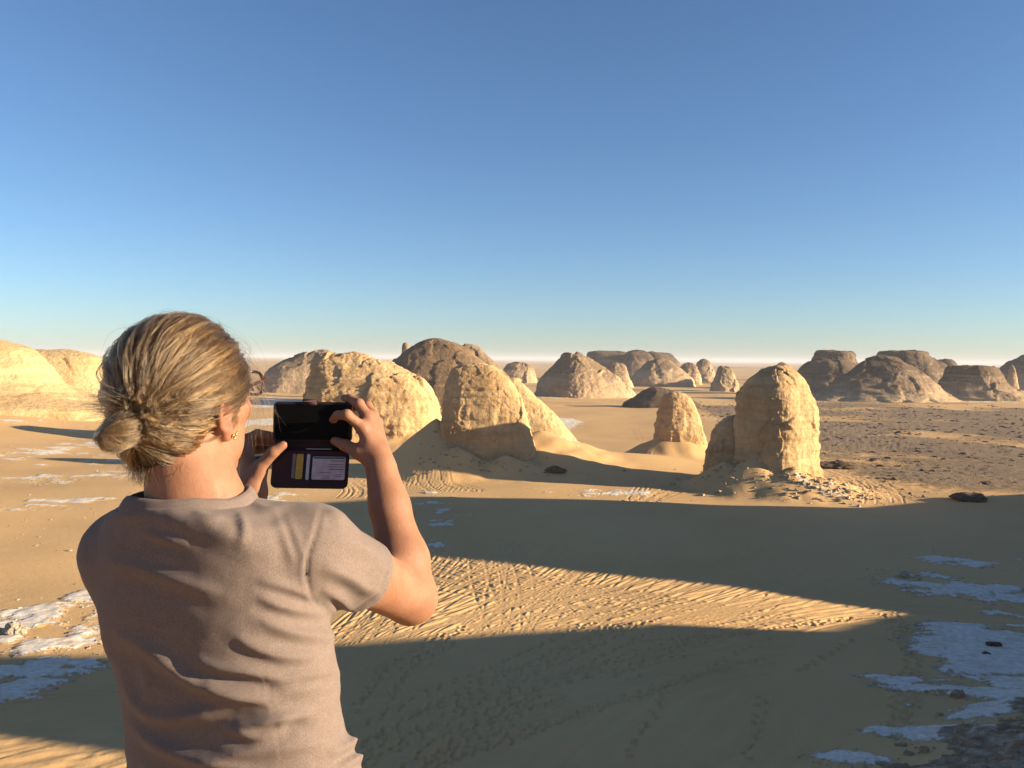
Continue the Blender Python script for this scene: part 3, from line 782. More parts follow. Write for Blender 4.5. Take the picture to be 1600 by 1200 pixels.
# ------------------------------------------------------------------ implicit surfaces for the figure
def nets(f, lo, hi, h, coarse=4):
    """surface nets of f(points)<0 on a grid of step h, evaluated only near the surface"""
    lo = np.asarray(lo, float); hi = np.asarray(hi, float)
    nc = np.ceil((hi - lo) / (h * coarse)).astype(int) + 1
    n = (nc - 1) * coarse + 1
    ax = [lo[k] + np.arange(nc[k]) * h * coarse for k in range(3)]
    g = np.stack(np.meshgrid(*ax, indexing='ij'), 3).reshape(-1, 3)
    vc = f(g).reshape(nc)
    near = np.abs(vc) < h * coarse * 2.2
    cell = near[:-1, :-1, :-1].copy()
    for a in (0, 1):
        for b in (0, 1):
            for c in (0, 1):
                cell |= near[a:nc[0] - 1 + a, b:nc[1] - 1 + b, c:nc[2] - 1 + c]
    val = np.repeat(np.repeat(np.repeat(vc[:-1, :-1, :-1], coarse, 0), coarse, 1), coarse, 2).astype(np.float32)
    act = np.repeat(np.repeat(np.repeat(cell, coarse, 0), coarse, 1), coarse, 2)
    idx = np.argwhere(act)
    for c0 in range(0, len(idx), 1500000):
        ii = idx[c0:c0 + 1500000]
        val[ii[:, 0], ii[:, 1], ii[:, 2]] = f(lo + ii * h)
    ins = val < 0
    s = ins.shape
    cnt = np.zeros((s[0] - 1, s[1] - 1, s[2] - 1), np.int8)
    corners = [(a, b, c) for a in (0, 1) for b in (0, 1) for c in (0, 1)]
    for (a, b, c) in corners: cnt += ins[a:s[0] - 1 + a, b:s[1] - 1 + b, c:s[2] - 1 + c]
    cells = np.argwhere((cnt > 0) & (cnt < 8))
    vid = np.full(cnt.shape, -1, np.int32); vid[cells[:, 0], cells[:, 1], cells[:, 2]] = np.arange(len(cells))
    cv = {c: val[cells[:, 0] + c[0], cells[:, 1] + c[1], cells[:, 2] + c[2]] for c in corners}
    acc = np.zeros((len(cells), 3)); num = np.zeros(len(cells))
    for c in corners:
        for k in range(3):
            if c[k]: continue
            d = list(c); d[k] = 1; d = tuple(d)
            v0, v1 = cv[c], cv[d]; m = (v0 < 0) != (v1 < 0)
            t = np.where(m, v0 / np.where(m, v0 - v1, 1), 0)
            p = np.tile(np.array(c, float), (len(cells), 1)); p[:, k] += t
            acc += p * m[:, None]; num += m
    V = lo + (cells + acc / num[:, None]) * h
    quads = []
    for k in range(3):
        sl0 = [slice(1, -1)] * 3; sl1 = [slice(1, -1)] * 3
        sl0[k] = slice(0, -1); sl1[k] = slice(1, None)
        a, b = ins[tuple(sl0)], ins[tuple(sl1)]
        e = np.argwhere(a != b)
        if not len(e): continue
        off = np.ones(3, int); off[k] = 0
        inside_first = a[e[:, 0], e[:, 1], e[:, 2]]
        e = e + off
        u, v = [(1, 2), (2, 0), (0, 1)][k]
        def cid(du, dv):
            q = e.copy(); q[:, u] += du; q[:, v] += dv; return vid[q[:, 0], q[:, 1], q[:, 2]]
        Q = np.stack([cid(-1, -1), cid(0, -1), cid(0, 0), cid(-1, 0)], 1)
        Q[~inside_first] = Q[~inside_first][:, ::-1]
        quads.append(Q)
    return V, np.concatenate(quads)
def relax(V, F, it=1, lam=.5):
    e = np.concatenate([F[:, [0, 1]], F[:, [1, 2]], F[:, [2, 3]], F[:, [3, 0]]]); e = np.concatenate([e, e[:, ::-1]])
    deg = np.maximum(np.bincount(e[:, 0], minlength=len(V)), 1)[:, None]
    for _ in range(it):
        m = np.stack([np.bincount(e[:, 0], V[e[:, 1], k], len(V)) for k in range(3)], 1) / deg
        V = V + lam * (m - V)
    return V
def rcone(p, a, b, ra, rb):
    a = np.asarray(a, float); b = np.asarray(b, float); ab = b - a
    h = np.clip((p - a) @ ab / (ab @ ab), 0, 1)
    return np.linalg.norm(p - a - h[:, None] * ab, axis=1) - (ra + h * (rb - ra))
def chain(p, pts, rad, k=.008):
    d = None
    for i in range(len(pts) - 1):
        e = rcone(p, pts[i], pts[i + 1], rad[i], rad[i + 1])
        d = e if d is None else smin(d, e, k)
    return d
def smin(a, b, k):
    h = np.clip(.5 + .5 * (b - a) / k, 0, 1)
    return b + (a - b) * h - k * h * (1 - h)
def ell(p, c, r):
    q = (p - np.asarray(c)) / np.asarray(r)
    k0 = np.linalg.norm(q, axis=1); k1 = np.linalg.norm(q / np.asarray(r), axis=1)
    return k0 * (k0 - 1) / np.maximum(k1, 1e-6)

# ------------------------------------------------------------------ the figure's frame of reference
EAR = P(347, 648, 1.222)
YAW, HPITCH = math.radians(24), math.radians(2)
hr = np.array([math.cos(YAW), -math.sin(YAW), 0]); hf0 = np.array([math.sin(YAW), math.cos(YAW), 0])
hf = hf0 * math.cos(HPITCH) + np.array([0, 0, 1]) * math.sin(HPITCH); hu = np.cross(hr, hf)
HEAD = EAR - hr * .071
HM = np.stack([hr, hf, hu])                 # rows: right, forward, up
def toh(p): return (p - HEAD) @ HM.T
def fromh(q): return HEAD + np.asarray(q, float) @ HM
CRC, CRR = np.array([0, -.004, .036]), np.array([.0735, .0945, .094])
def head_sdf(p):
    q = toh(p)
    d = ell(q, CRC, CRR)
    d = smin(d, ell(q, (0, .042, -.028), (.057, .052, .078)), .03)
    d = smin(d, ell(q, (0, .030, -.055), (.052, .052, .040)), .025)
    d = smin(d, ell(q, (0, .078, -.092), (.019, .015, .014)), .025)
    d = smin(d, rcone(q, (0, .094, .044), (0, .113, -.002), .007, .0115), .012)
    for s in (-1, 1):
        d = smin(d, ell(q, (s * .042, .066, .004), (.020, .018, .016)), .02)      # cheekbone
        d = -smin(-d, ell(q, (s * .031, .104, .040), (.017, .013, .011)), .012)     # socket
        d = smin(d, ell(q, (s * .030, .088, .060), (.022, .010, .006)), .012)       # brow
        d = smin(d, rcone(q, (s * .010, .104, -.004), (s * .011, .101, -.005), .0065, .006), .006)
    d = smin(d, ell(q, (0, .097, -.036), (.022, .009, .0045)), .006)
    d = smin(d, ell(q, (0, .095, -.047), (.020, .009, .0052)), .006)
    # ears
    for s in (-1, 1):
        e = np.column_stack([q[:, 0] * s, q[:, 1], q[:, 2]])
        o = np.array([.074, -.004, 0.0])
        ang = np.linspace(-2.2, 2.5, 12)
        pts = [o + np.array([.010 + .006 * max(0, math.cos(a - .6)), .0 - .016 * math.cos(a) - .003, .006 + .027 * math.sin(a)]) for a in ang[::-1]]
        rim = chain(e, [np.array(x) for x in pts], [.0042] * 12, .004)
        bowl = ell(e, o + np.array([.004, .0, .004]), (.0075, .017, .026))
        hollow = ell(e, o + np.array([.013, .003, .000]), (.0075, .0085, .013))
        lobe = ell(e, o + np.array([.006, .006, -.028]), (.0055, .009, .011))
        ear = smin(smin(rim, bowl, .006), lobe, .008)
        ear = -smin(-ear, hollow, .005)
        d = smin(d, ear, .006)
    return d

SPX = lambda px, py, d: P(px, py, d)
NECK0 = fromh((.004, -.026, -.03)); NECK1 = SPX(304, 775, 1.222); NECK2 = SPX(308, 840, 1.235)
SHR, SHL = SPX(488, 858, 1.232), SPX(196, 866, 1.295)
ELR, WRR = SPX(642, 934, 1.425), SPX(596, 737, 1.52)
ELL_, WRL = np.array([SHL[0] - .004, SHL[1] + .195, SHL[2] - .20]), SPX(396, 772, 1.555)
def lerp(a, b, t): return np.asarray(a) + (np.asarray(b) - np.asarray(a)) * t
# right hand
RH = {k: [SPX(*q) for q in v] for k, v in dict(
    palm_i=[(594, 728, 1.522), (566, 668, 1.535)], palm_m=[(597, 726, 1.525), (574, 652, 1.555)], palm_r=[(600, 728, 1.53), (582, 650, 1.575)], palm_p=[(602, 732, 1.535), (588, 660, 1.592)],
    index=[(566, 668, 1.535), (542, 648, 1.523), (527, 649, 1.537), (520, 656, 1.549)],
    middle=[(574, 652, 1.555), (561, 631, 1.560), (547, 623, 1.577), (538, 622, 1.590)],
    ring=[(582, 650, 1.575), (574, 634, 1.588), (560, 634, 1.606), (543, 640, 1.609)],
    pinky=[(588, 660, 1.592), (580, 650, 1.606), (566, 655, 1.615), (552, 660, 1.613)],
    thumb=[(590, 722, 1.525), (560, 706, 1.528), (538, 695, 1.540), (523, 689, 1.551)]).items()}
LH = {k: [SPX(*q) for q in v] for k, v in dict(
    palm_i=[(398, 762, 1.553), (386, 707, 1.572)], palm_m=[(394, 764, 1.558), (381, 712, 1.585)], palm_r=[(391, 766, 1.565), (379, 720, 1.600)], palm_p=[(389, 768, 1.57), (380, 730, 1.612)],
    index=[(386, 707, 1.572), (385, 686, 1.588), (402, 677, 1.603), (424, 680, 1.607)],
    middle=[(381, 712, 1.585), (384, 694, 1.605), (404, 689, 1.616), (428, 692, 1.612)],
    ring=[(379, 720, 1.600), (384, 706, 1.620), (405, 702, 1.628), (430, 704, 1.618)],
    pinky=[(380, 730, 1.612), (388, 720, 1.630), (408, 718, 1.634), (428, 719, 1.622)],
    thumb=[(400, 757, 1.553), (408, 728, 1.552), (427, 706, 1.546), (443, 695, 1.549)]).items()}
def hand_sdf(p, H):
    d = None
    for k in ('palm_i', 'palm_m', 'palm_r', 'palm_p'):
        e = rcone(p, H[k][0], H[k][1], .0155, .0118); d = e if d is None else smin(d, e, .010)
    d = smin(d, rcone(p, H['thumb'][0], H['thumb'][1], .0165, .0135), .016)
    web = rcone(p, lerp(H['thumb'][0], H['thumb'][1], .7), lerp(H['palm_i'][0], H['palm_i'][1], .6), .008, .009)
    d = smin(d, web, .016)
    for k, r in (('index', (.0112, .0096, .0086, .0076)), ('middle', (.0115, .0098, .0088, .0077)), ('ring', (.0110, .0094, .0084, .0074)), ('pinky', (.0100, .0082, .0074, .0066))):
        d = smin(d, chain(p, H[k], r, .004), .005)
        d = smin(d, np.linalg.norm(p - H[k][0], axis=1) - .0118, .006)     # knuckle
        d = smin(d, np.linalg.norm(p - H[k][1], axis=1) - r[1] * 1.08, .003)
    d = smin(d, chain(p, H['thumb'][1:], (.0130, .0112, .0088), .004), .006)
    return d
def body_sdf(p):
    d = head_sdf(p)
    d = smin(d, chain(p, [NECK0, NECK1, NECK2], [.056, .0575, .065], .02), .030)
    # trapezius and upper trunk
    d = smin(d, rcone(p, lerp(NECK1, NECK0, .12), lerp(NECK2, SHL, .55), .036, .030), .045)
    d = smin(d, rcone(p, lerp(NECK1, NECK0, .12), lerp(NECK2, SHR, .55), .036, .030), .045)
    T1 = SPX(335, 960, 1.25); T2 = SPX(365, 1250, 1.27)
    q = p.copy(); q[:, 1] = T1[1] + (q[:, 1] - T1[1]) * 1.2
    d = smin(d, chain(q, [lerp(NECK2, T1, .15), T1, T2], [.075, .085, .085], .03), .04)
    for (S, E, W, H) in ((SHR, ELR, WRR, RH), (SHL, ELL_, WRL, LH)):
        M1 = lerp(E, W, .28)
        a = chain(p, [S, lerp(S, E, .45), E], [.046, .0490, .0455], .02)
        f = chain(p, [E, M1, lerp(E, W, .72), W], [.0410, .0455, .0345, .0270], .02)
        arm = smin(a, f, .018)
        f2 = rcone(p, lerp(E, W, .85), lerp(H['palm_m'][0], H['palm_m'][1], .25), .0275, .021)
        arm = smin(arm, f2, .015)
        arm = smin(arm, hand_sdf(p, H), .012)
        d = smin(d, arm, .02)
    return d
t1 = time.time()
BV, BF = nets(body_sdf, (-.80, 1.05, 19.40), (-.10, 1.70, 20.10), .0032)
BV = relax(BV, BF, 2, .5)
print('body', len(BV), round(time.time() - t1, 1))

def skin_material():
    t = NT('skin')
    p = t.pos()
    n = t.noise(p, 24, 4, .6); f = t.noise(p, 420, 3, .6)
    c = t.ramp(n, [(.35, (.235, .105, .058)), (.65, (.275, .132, .078))])
    sp = t.ramp(t.noise(p, 130, 2, .5), [(.60, (0, 0, 0)), (.68, (1, 1, 1))])
    c = t.mix(t.math('MULTIPLY', sp, .35), c, (.20, .085, .048))
    c = t.mix(t.attr('blush_glow'), c, (.29, .085, .056))
    b = t.bump(t.noise(t.mapping(p, (160, 160, 90)), 1.0, 4, .65), .25, .0018)
    b = t.bump(f, .30, .0012, b)
    rg = t.ramp(t.noise(p, 60, 4, .6), [(.3, (.52, .52, .52)), (.7, (.72, .72, .72))])
    m = t.done(c, rg, b, .28)
    t.b.inputs['Subsurface Weight'].default_value = .13
    t.b.inputs['Subsurface Radius'].default_value = (1.0, .35, .18)
    t.b.inputs['Subsurface Scale'].default_value = .008
    return m
M['skin'] = skin_material()
person = empty('person', (-.46, 1.26, HILL_Z))
tag(person, 'person in a taupe T-shirt seen from behind, raising a telephone with both hands', 'person')
q = toh(BV)
ear_d = np.minimum(np.linalg.norm((q - np.array([.082, -.002, 0])) / np.array([1, 1, 1.5]), axis=1), np.linalg.norm((q - np.array([-.082, -.002, 0])) / np.array([1, 1, 1.5]), axis=1))
blush_glow = .75 * (1 - sstep(.012, .028, ear_d))  # ears: skin redness plus the glow of sun through them, painted in
for H in (RH, LH):
    for k in ('index', 'middle', 'ring', 'pinky'):
        for j_ in (0, 1, 3): blush_glow = np.maximum(blush_glow, .35 * (1 - sstep(.005, .014, np.linalg.norm(BV - H[k][j_], axis=1))))
    blush_glow = np.maximum(blush_glow, .3 * (1 - sstep(.005, .014, np.linalg.norm(BV - H['thumb'][3], axis=1))))
blush_glow = np.maximum(blush_glow, .35 * (1 - sstep(.01, .05, np.linalg.norm(BV - ELR, axis=1))))
body = mesh_np('body', BV, BF, M['skin'], attrs={'blush_glow': blush_glow})
parent_keep(body, person)

# ------------------------------------------------------------------ T-shirt
def wz(py, d=1.25): return P(400, py, d)[2]
RINGS = [  # pixel y, left pixel x, right pixel x, centre depth, half depth
    (784, 216, 374, 1.222, .080), (792, 184, 430, 1.228, .091), (806, 164, 480, 1.236, .099), (836, 148, 504, 1.245, .106), (880, 142, 510, 1.252, .110), (940, 143, 514, 1.258, .112), (1000, 160, 530, 1.265, .112),
    (1060, 177, 537, 1.270, .111), (1110, 185, 540, 1.272, .111), (1150, 188, 551, 1.276, .114), (1200, 192, 575, 1.28, .118), (1260, 188, 590, 1.283, .124), (1360, 182, 600, 1.285, .128)]
_rz = np.array([P((l + r) / 2, y, d)[2] for (y, l, r, d, h) in RINGS])[::-1]
_rx = np.array([P((l + r) / 2, y, d)[0] for (y, l, r, d, h) in RINGS])[::-1]
_rw = np.array([(P(r, y, d)[0] - P(l, y, d)[0]) / 2 for (y, l, r, d, h) in RINGS])[::-1]
_ry = np.array([d for (y, l, r, d, h) in RINGS])[::-1]
_rd = np.array([h for (y, l, r, d, h) in RINGS])[::-1]
BYAW = math.radians(18)
HEM_Z = _rz[0] + .03
CUFF_R = lerp(SHR, ELR, .48) + np.array([.004, 0, -.004]); CUFF_L = lerp(SHL, ELL_, .64) + np.array([-.018, -.01, -.012])
def torso_sdf(p):
    z = p[:, 2]
    cx = np.interp(z, _rz, _rx); cy = np.interp(z, _rz, _ry); w = np.interp(z, _rz, _rw) * 1.0; d = np.interp(z, _rz, _rd)
    x = p[:, 0] - cx; y = p[:, 1] - cy
    xr_ = x * math.cos(BYAW) - y * math.sin(BYAW); yr_ = x * math.sin(BYAW) + y * math.cos(BYAW)
    e = (np.abs(xr_ / w) ** 2.35 + np.abs(yr_ / d) ** 2.35) ** (1 / 2.35)
    s = (e - 1) * np.minimum(w, d)
    return np.maximum(s, z - _rz[-1] - .004)
def shirt_sdf(p):
    d = torso_sdf(p)
    for (S, E, C, r0, r1) in ((SHR, ELR, CUFF_R, .059, .0600), (SHL, ELL_, CUFF_L, .058, .064)):
        ax = (C - S); L = np.linalg.norm(ax); ax = ax / L
        sl = rcone(p, S, S + ax * (L + .08), r0, r1 * 1.0)
        sl = np.maximum(sl, (p - C) @ ax)
        sh = rcone(p, lerp(S, NECK2, .5) + np.array([0, 0, .018]), S + np.array([0, 0, .004]), .050, .060)
        d = smin(d, sh, .03)
        d = smin(d, sl, .035)
    return np.maximum(d, HEM_Z - p[:, 2])
t1 = time.time()
SV, SF = nets(shirt_sdf, (-.78, 1.02, HEM_Z - .03), (-.08, 1.56, 19.88), .0046)
SV = relax(SV, SF, 4, .5)
# open the cuffs and the hem
fc = SV[SF].mean(1)
nrm = vnormals(SV, SF); fn = nrm[SF].mean(1)
kill = fc[:, 2] < HEM_Z + .004
for (S, C) in ((SHR, CUFF_R), (SHL, CUFF_L)):
    ax = (C - S) / np.linalg.norm(C - S)
    kill |= (np.abs((fc - C) @ ax) < .006) & (fn @ ax > .75) & (np.linalg.norm(fc - C, axis=1) < .09)
SF = SF[~kill]
used = np.unique(SF); remap = np.full(len(SV), -1); remap[used] = np.arange(len(used)); SV = SV[used]; SF = remap[SF]
nrm = vnormals(SV, SF)
# folds: strokes over the back in pixel units of the photograph, mapped through the point's own place on the cloth
dvec = (SV - CAM); loc = dvec @ RCN            # camera axes
fx = 800 + FPX * loc[:, 0] / -loc[:, 2]; fy = 600 - FPX * loc[:, 1] / -loc[:, 2]
back = sstep(-.25, .25, -(nrm @ (dvec / np.linalg.norm(dvec, axis=1)[:, None]).T.mean(1)))
def stroke(poly, amp, width, skew=0.0):
    poly = resample(smooth_poly(poly, 2), 28)
    best = np.full(len(SV), 1e9); sd_ = np.zeros(len(SV)); tt = np.zeros(len(SV))
    for i in range(len(poly) - 1):
        a, b = poly[i], poly[i + 1]; ab = b - a; L2 = ab @ ab
        h = np.clip(((fx - a[0]) * ab[0] + (fy - a[1]) * ab[1]) / L2, 0, 1)
        dx = fx - a[0] - h * ab[0]; dy = fy - a[1] - h * ab[1]; d = np.hypot(dx, dy)
        m = d < best
        best = np.where(m, d, best); sd_ = np.where(m, np.sign(ab[0] * dy - ab[1] * dx) * d, sd_); tt = np.where(m, (i + h) / (len(poly) - 1), tt)
    taper = np.clip(np.sin(np.pi * np.clip(tt, .02, .98)), 0, 1) ** .7
    w = width * (1 + skew * np.sign(sd_))
    wv = width * .55
    return 1.85 * amp * taper * (np.exp(-np.abs(sd_ / w) ** 1.5) - .38 * np.exp(-((sd_ - 1.9 * width) / (1.1 * width)) ** 2))
D = np.zeros(len(SV))
for (poly, amp, wd, sk) in [
    ([(165, 872), (230, 888), (300, 912), (352, 930)], .0042, 13, .3), ([(222, 830), (262, 842), (300, 850)], .0040, 8, .2), ([(300, 800), (330, 815), (352, 808)], .0025, 8, 0),
    ([(250, 800), (330, 822), (410, 860)], .0030, 16, .2),
    ([(180, 985), (240, 1012), (300, 1060), (360, 1082), (425, 1100), (442, 1112)], .0085, 15, .35), ([(300, 1022), (330, 1040), (395, 1046), (455, 1062)], .0060, 10, .3),
    ([(318, 1052), (345, 1072), (400, 1083), (440, 1092)], .0050, 9, .3), ([(365, 992), (400, 1012), (450, 1026), (505, 1020)], .0048, 10, .2), 
    ([(398, 928), (440, 946), (490, 956), (512, 958)], .0052, 9, .2), ([(405, 968), (450, 985), (500, 996), (530, 990)], .0048, 10, .2), ([(400, 905), (450, 915), (495, 935)], .0038, 9, .1),
    ([(365, 1133), (400, 1128), (440, 1116), (492, 1113)], .0075, 10, .3), ([(360, 1135), (395, 1150), (430, 1142), (448, 1124)], .0065, 9, .2),
    ([(190, 1040), (205, 1085), (240, 1120), (300, 1118)], .0055, 13, .3), ([(196, 1110), (225, 1150), (280, 1175), (345, 1190), (420, 1215)], .0065, 13, .3), ([(215, 1030), (235, 1060), (232, 1100)], .0040, 10, .2),
    ([(270, 1120), (330, 1110), (365, 1100)], .0038, 11, .2), ([(300, 1195), (380, 1170), (470, 1165), (530, 1150)], .0045, 12, .2),
    ([(510, 1180), (540, 1165), (560, 1150), (565, 1128)], .0070, 9, .2), ([(530, 1200), (552, 1185), (578, 1178)], .0065, 8, .2), ([(440, 1060), (490, 1050), (535, 1050)], .0035, 9, .1), ([(420, 1085), (480, 1075), (530, 1068)], .003, 10, .1),
    ([(430, 800), (445, 840), (462, 885)], .0018, 7, .2), ([(446, 800), (465, 840), (476, 880)], .0014, 6, .2), ([(372, 800), (385, 830), (376, 850)], .0028, 7, .1), ([(395, 785), (420, 800), (450, 790)], .0025, 7, .1),
    ([(500, 885), (540, 895), (575, 920), (600, 925)], .0048, 11, .2), ([(500, 920), (530, 930), (556, 958)], .0035, 9, .2),  ([(505, 938), (520, 952), (535, 965)], .0022, 6, .2),
    ([(520, 840), (560, 850), (600, 875)], .0024, 10, .1), ([(510, 798), (528, 806), (540, 815)], .003, 7, .2), ([(150, 960), (158, 1000), (185, 1040)], .004, 10, .2)]:
    D += stroke(poly, amp, wd, sk) * back
# seams: sleeve seam and centre-back line
for poly, amp, wd in [([(504, 790), (494, 830), (480, 870), (477, 900), (486, 935), (502, 955)], -.0022, 3.2), ([(520, 1010), (524, 1060), (538, 1110), (544, 1160)], -.0012, 2.4), ([(404, 1000), (414, 1060), (430, 1120), (440, 1200)], -.0006, 2.0)]:
    D += stroke(poly, amp, wd)
s3 = SV - np.array([-.45, 1.25, 19.5])
D += .0016 * fbm3(s3 * np.array([7, 7, 20]) + 3.0, 2) + .0005 * fbm3(s3 * np.array([30, 30, 55]), 2)
for (S, C) in ((SHR, CUFF_R), (SHL, CUFF_L)):       # cuff hem
    ax = (C - S) / np.linalg.norm(C - S); dd_ = np.abs((SV - C) @ ax + .022)
    near = np.linalg.norm(SV - C, axis=1) < .1
    D -= .0018 * np.exp(-(dd_ / .0028) ** 2) * near
SV = SV + nrm * D[:, None]
def cloth_material():
    t = NT('taupe_jersey')
    p = t.pos()
    a = t.noise(t.mapping(p, (900, 900, 300)), 1.0, 3, .7); b = t.noise(p, 60, 5, .65)
    v = t.math('ADD', t.math('MULTIPLY', a, .85), t.math('MULTIPLY', b, .15))
    c = t.ramp(v, [(.36, (.122, .090, .077)), (.52, (.158, .119, .103)), (.66, (.200, .156, .139))])
    n1 = t.bump(a, .25, .0012)
    m = t.done(c, .95, n1, .12)
    t.b.inputs['Sheen Weight'].default_value = .06
    t.b.inputs['Sheen Roughness'].default_value = .5
    return m
M['cloth'] = cloth_material()
shirt = mesh_np('shirt', SV, SF, M['cloth'])
md = shirt.modifiers.new('thickness', 'SOLIDIFY'); md.thickness = .0022; md.offset = -1
parent_keep(shirt, person); shirt['label'] = 'wrinkled taupe short-sleeved T-shirt'
print('shirt', len(SV), round(time.time() - t1, 1))

def tube(name, pts, rad, mat, parent, ns=10, closed=False, flat=None, keep=True):
    pts = np.asarray(pts, float); n = len(pts); rad = np.broadcast_to(np.asarray(rad, float), (n,))
    tn = (np.roll(pts, -1, 0) - np.roll(pts, 1, 0)) if closed else np.gradient(pts, axis=0)
    tn /= np.linalg.norm(tn, axis=1)[:, None] + 1e-12
    up = np.array([0, 0, 1.0]); 
    if abs(tn[0] @ up) > .9: up = np.array([0, 1.0, 0])
    nn = []; u = up
    for k in range(n):
        u = u - tn[k] * (u @ tn[k]); u /= np.linalg.norm(u) + 1e-12; nn.append(u)
    nn = np.array(nn); bb = np.cross(tn, nn)
    a = np.linspace(0, 2 * math.pi, ns, endpoint=False)
    fl = flat if flat else 1.0
    V = pts[:, None] + rad[:, None, None] * (np.cos(a)[None, :, None] * nn[:, None] + fl * np.sin(a)[None, :, None] * bb[:, None])
    V = V.reshape(-1, 3); F = []
    for k in range(n if closed else n - 1):
        for j in range(ns):
            F.append((k * ns + j, k * ns + (j + 1) % ns, ((k + 1) % n) * ns + (j + 1) % ns, ((k + 1) % n) * ns + j))
    if not closed:
        V = np.vstack([V, pts[:1], pts[-1:]]); a0, a1 = len(V) - 2, len(V) - 1
        for j in range(ns):
            F.append((a0, (j + 1) % ns, j, j)); F.append((a1, (n - 1) * ns + j, (n - 1) * ns + (j + 1) % ns, (n - 1) * ns + (j + 1) % ns))
    F = np.array(F)
    if closed: o = mesh_np(name, V, F, mat)
    else:
        me = bpy.data.meshes.new(name); me.from_pydata(V.tolist(), [], [tuple(dict.fromkeys(f)) for f in F.tolist()]); me.update()
        for pl in me.polygons: pl.use_smooth = True
        o = bpy.data.objects.new(name, me); col.objects.link(o)
        if mat: me.materials.append(mat)
    if parent is not None: parent_keep(o, parent) if parent is person else set_sub(o, parent)
    return o
def set_sub(o, p):
    o.parent = p; o.matrix_parent_inverse = Matrix.Identity(4) if p.parent is None else (Matrix.Translation(p.parent.location)).inverted() @ Matrix.Translation(p.parent.location)
# neckband: a ribbon that follows where the shirt meets the neck
ring_c = SPX(296, 790, 1.226); RA, RB = .0885, .070
nb = []
for a in np.linspace(0, 2 * math.pi, 72, endpoint=False):
    x = ring_c[0] + RA * math.cos(a); y = ring_c[1] + RB * math.sin(a)
    col_z = np.linspace(19.86, 19.55, 160); pp = np.column_stack([np.full(160, x), np.full(160, y), col_z])
    v = shirt_sdf(pp); k = int(np.argmax(v < 0)); z = col_z[k] + .004
    nb.append((x, y, z))
nb = np.array(nb); zf = np.fft.rfft(nb[:, 2]); zf[6:] = 0; nb[:, 2] = np.fft.irfft(zf, 72)
lo_, hi_ = nb.copy(), nb.copy()
cc = nb.mean(0)
prof_ = [(1.145, -.018), (1.135, -.008), (1.125, -.006), (1.06, .0040), (1.00, .0090), (.965, .0080), (.955, .001), (.965, -.012)]
NV = []
for (sc_, dz_) in prof_:
    w_ = nb.copy(); w_[:, :2] = cc[:2] + (nb[:, :2] - cc[:2]) * sc_; w_[:, 2] += dz_ + .0012 * noise2(np.arange(72) * .35, np.full(72, 3.3)); NV.append(w_)
NV = np.array(NV).reshape(-1, 3); NF = []
for k in range(len(prof_) - 1):
    for j in range(72): NF.append((k * 72 + j, k * 72 + (j + 1) % 72, (k + 1) * 72 + (j + 1) % 72, (k + 1) * 72 + j))
neckband = mesh_np('neckband', NV, np.array(NF), M['cloth']); parent_keep(neckband, person)
neckband.parent = shirt; neckband.matrix_parent_inverse = shirt.matrix_parent_inverse.inverted() @ shirt.matrix_parent_inverse @ Matrix.Identity(4)

# ------------------------------------------------------------------ trousers and shoes (below the picture)
def simple(name, rough, c, bump=0.0, scale=200, spec=.3):
    t = NT(name); n = t.noise(t.pos(), scale, 4, .6)
    cc_ = t.ramp(n, [(.3, tuple(x * .82 for x in c)), (.7, tuple(min(1, x * 1.15) for x in c))])
    return t.done(cc_, rough, t.bump(n, bump, .002) if bump else None, spec)
M['denim'] = simple('grey_trousers', .9, (.09, .085, .085), .3, 500)
M['shoe'] = simple('brown_shoe', .7, (.12, .07, .045), .3, 150)
hipc = np.array([_rx[0] , _ry[0], HEM_Z - .02]); gz = HILL_Z
feet = [np.array([hipc[0] + s * .10, hipc[1] - .02, gz]) for s in (-1, 1)]
def trouser_sdf(p):
    d = ell(p, hipc + np.array([0, 0, .04]), (.165, .115, .17))
    for s, ft in zip((-1, 1), feet):
        hip = hipc + np.array([s * .082, 0, -.02]); kn = lerp(hip, ft, .52) + np.array([0, .015, 0])
        d = smin(d, chain(p, [hip, kn, ft + np.array([0, 0, .085])], [.092, .065, .056], .03), .03)
    return np.maximum(d, (gz + .075) - p[:, 2])
V_, F_ = nets(trouser_sdf, (-.80, 1.0, gz + .03), (-.12, 1.56, HEM_Z + .16), .011)
o = mesh_np('trousers', V_, F_, M['denim']); parent_keep(o, person)
for s, ft in zip((-1, 1), feet):
    def shoe_sdf(p, ft=ft, s=s):
        d = smin(rcone(p, ft + np.array([0, -.04, .045]), ft + np.array([s * .012, .15, .035]), .042, .036), rcone(p, ft + np.array([0, 0, .05]), ft + np.array([0, 0, .11]), .045, .04), .03)
        return np.maximum(d, (gz + .004) - p[:, 2])
    V_, F_ = nets(shoe_sdf, ft + np.array([-.09, -.12, -.02]), ft + np.array([.09, .24, .18]), .007)
    o = mesh_np('shoe', V_, F_, M['shoe']); parent_keep(o, person)

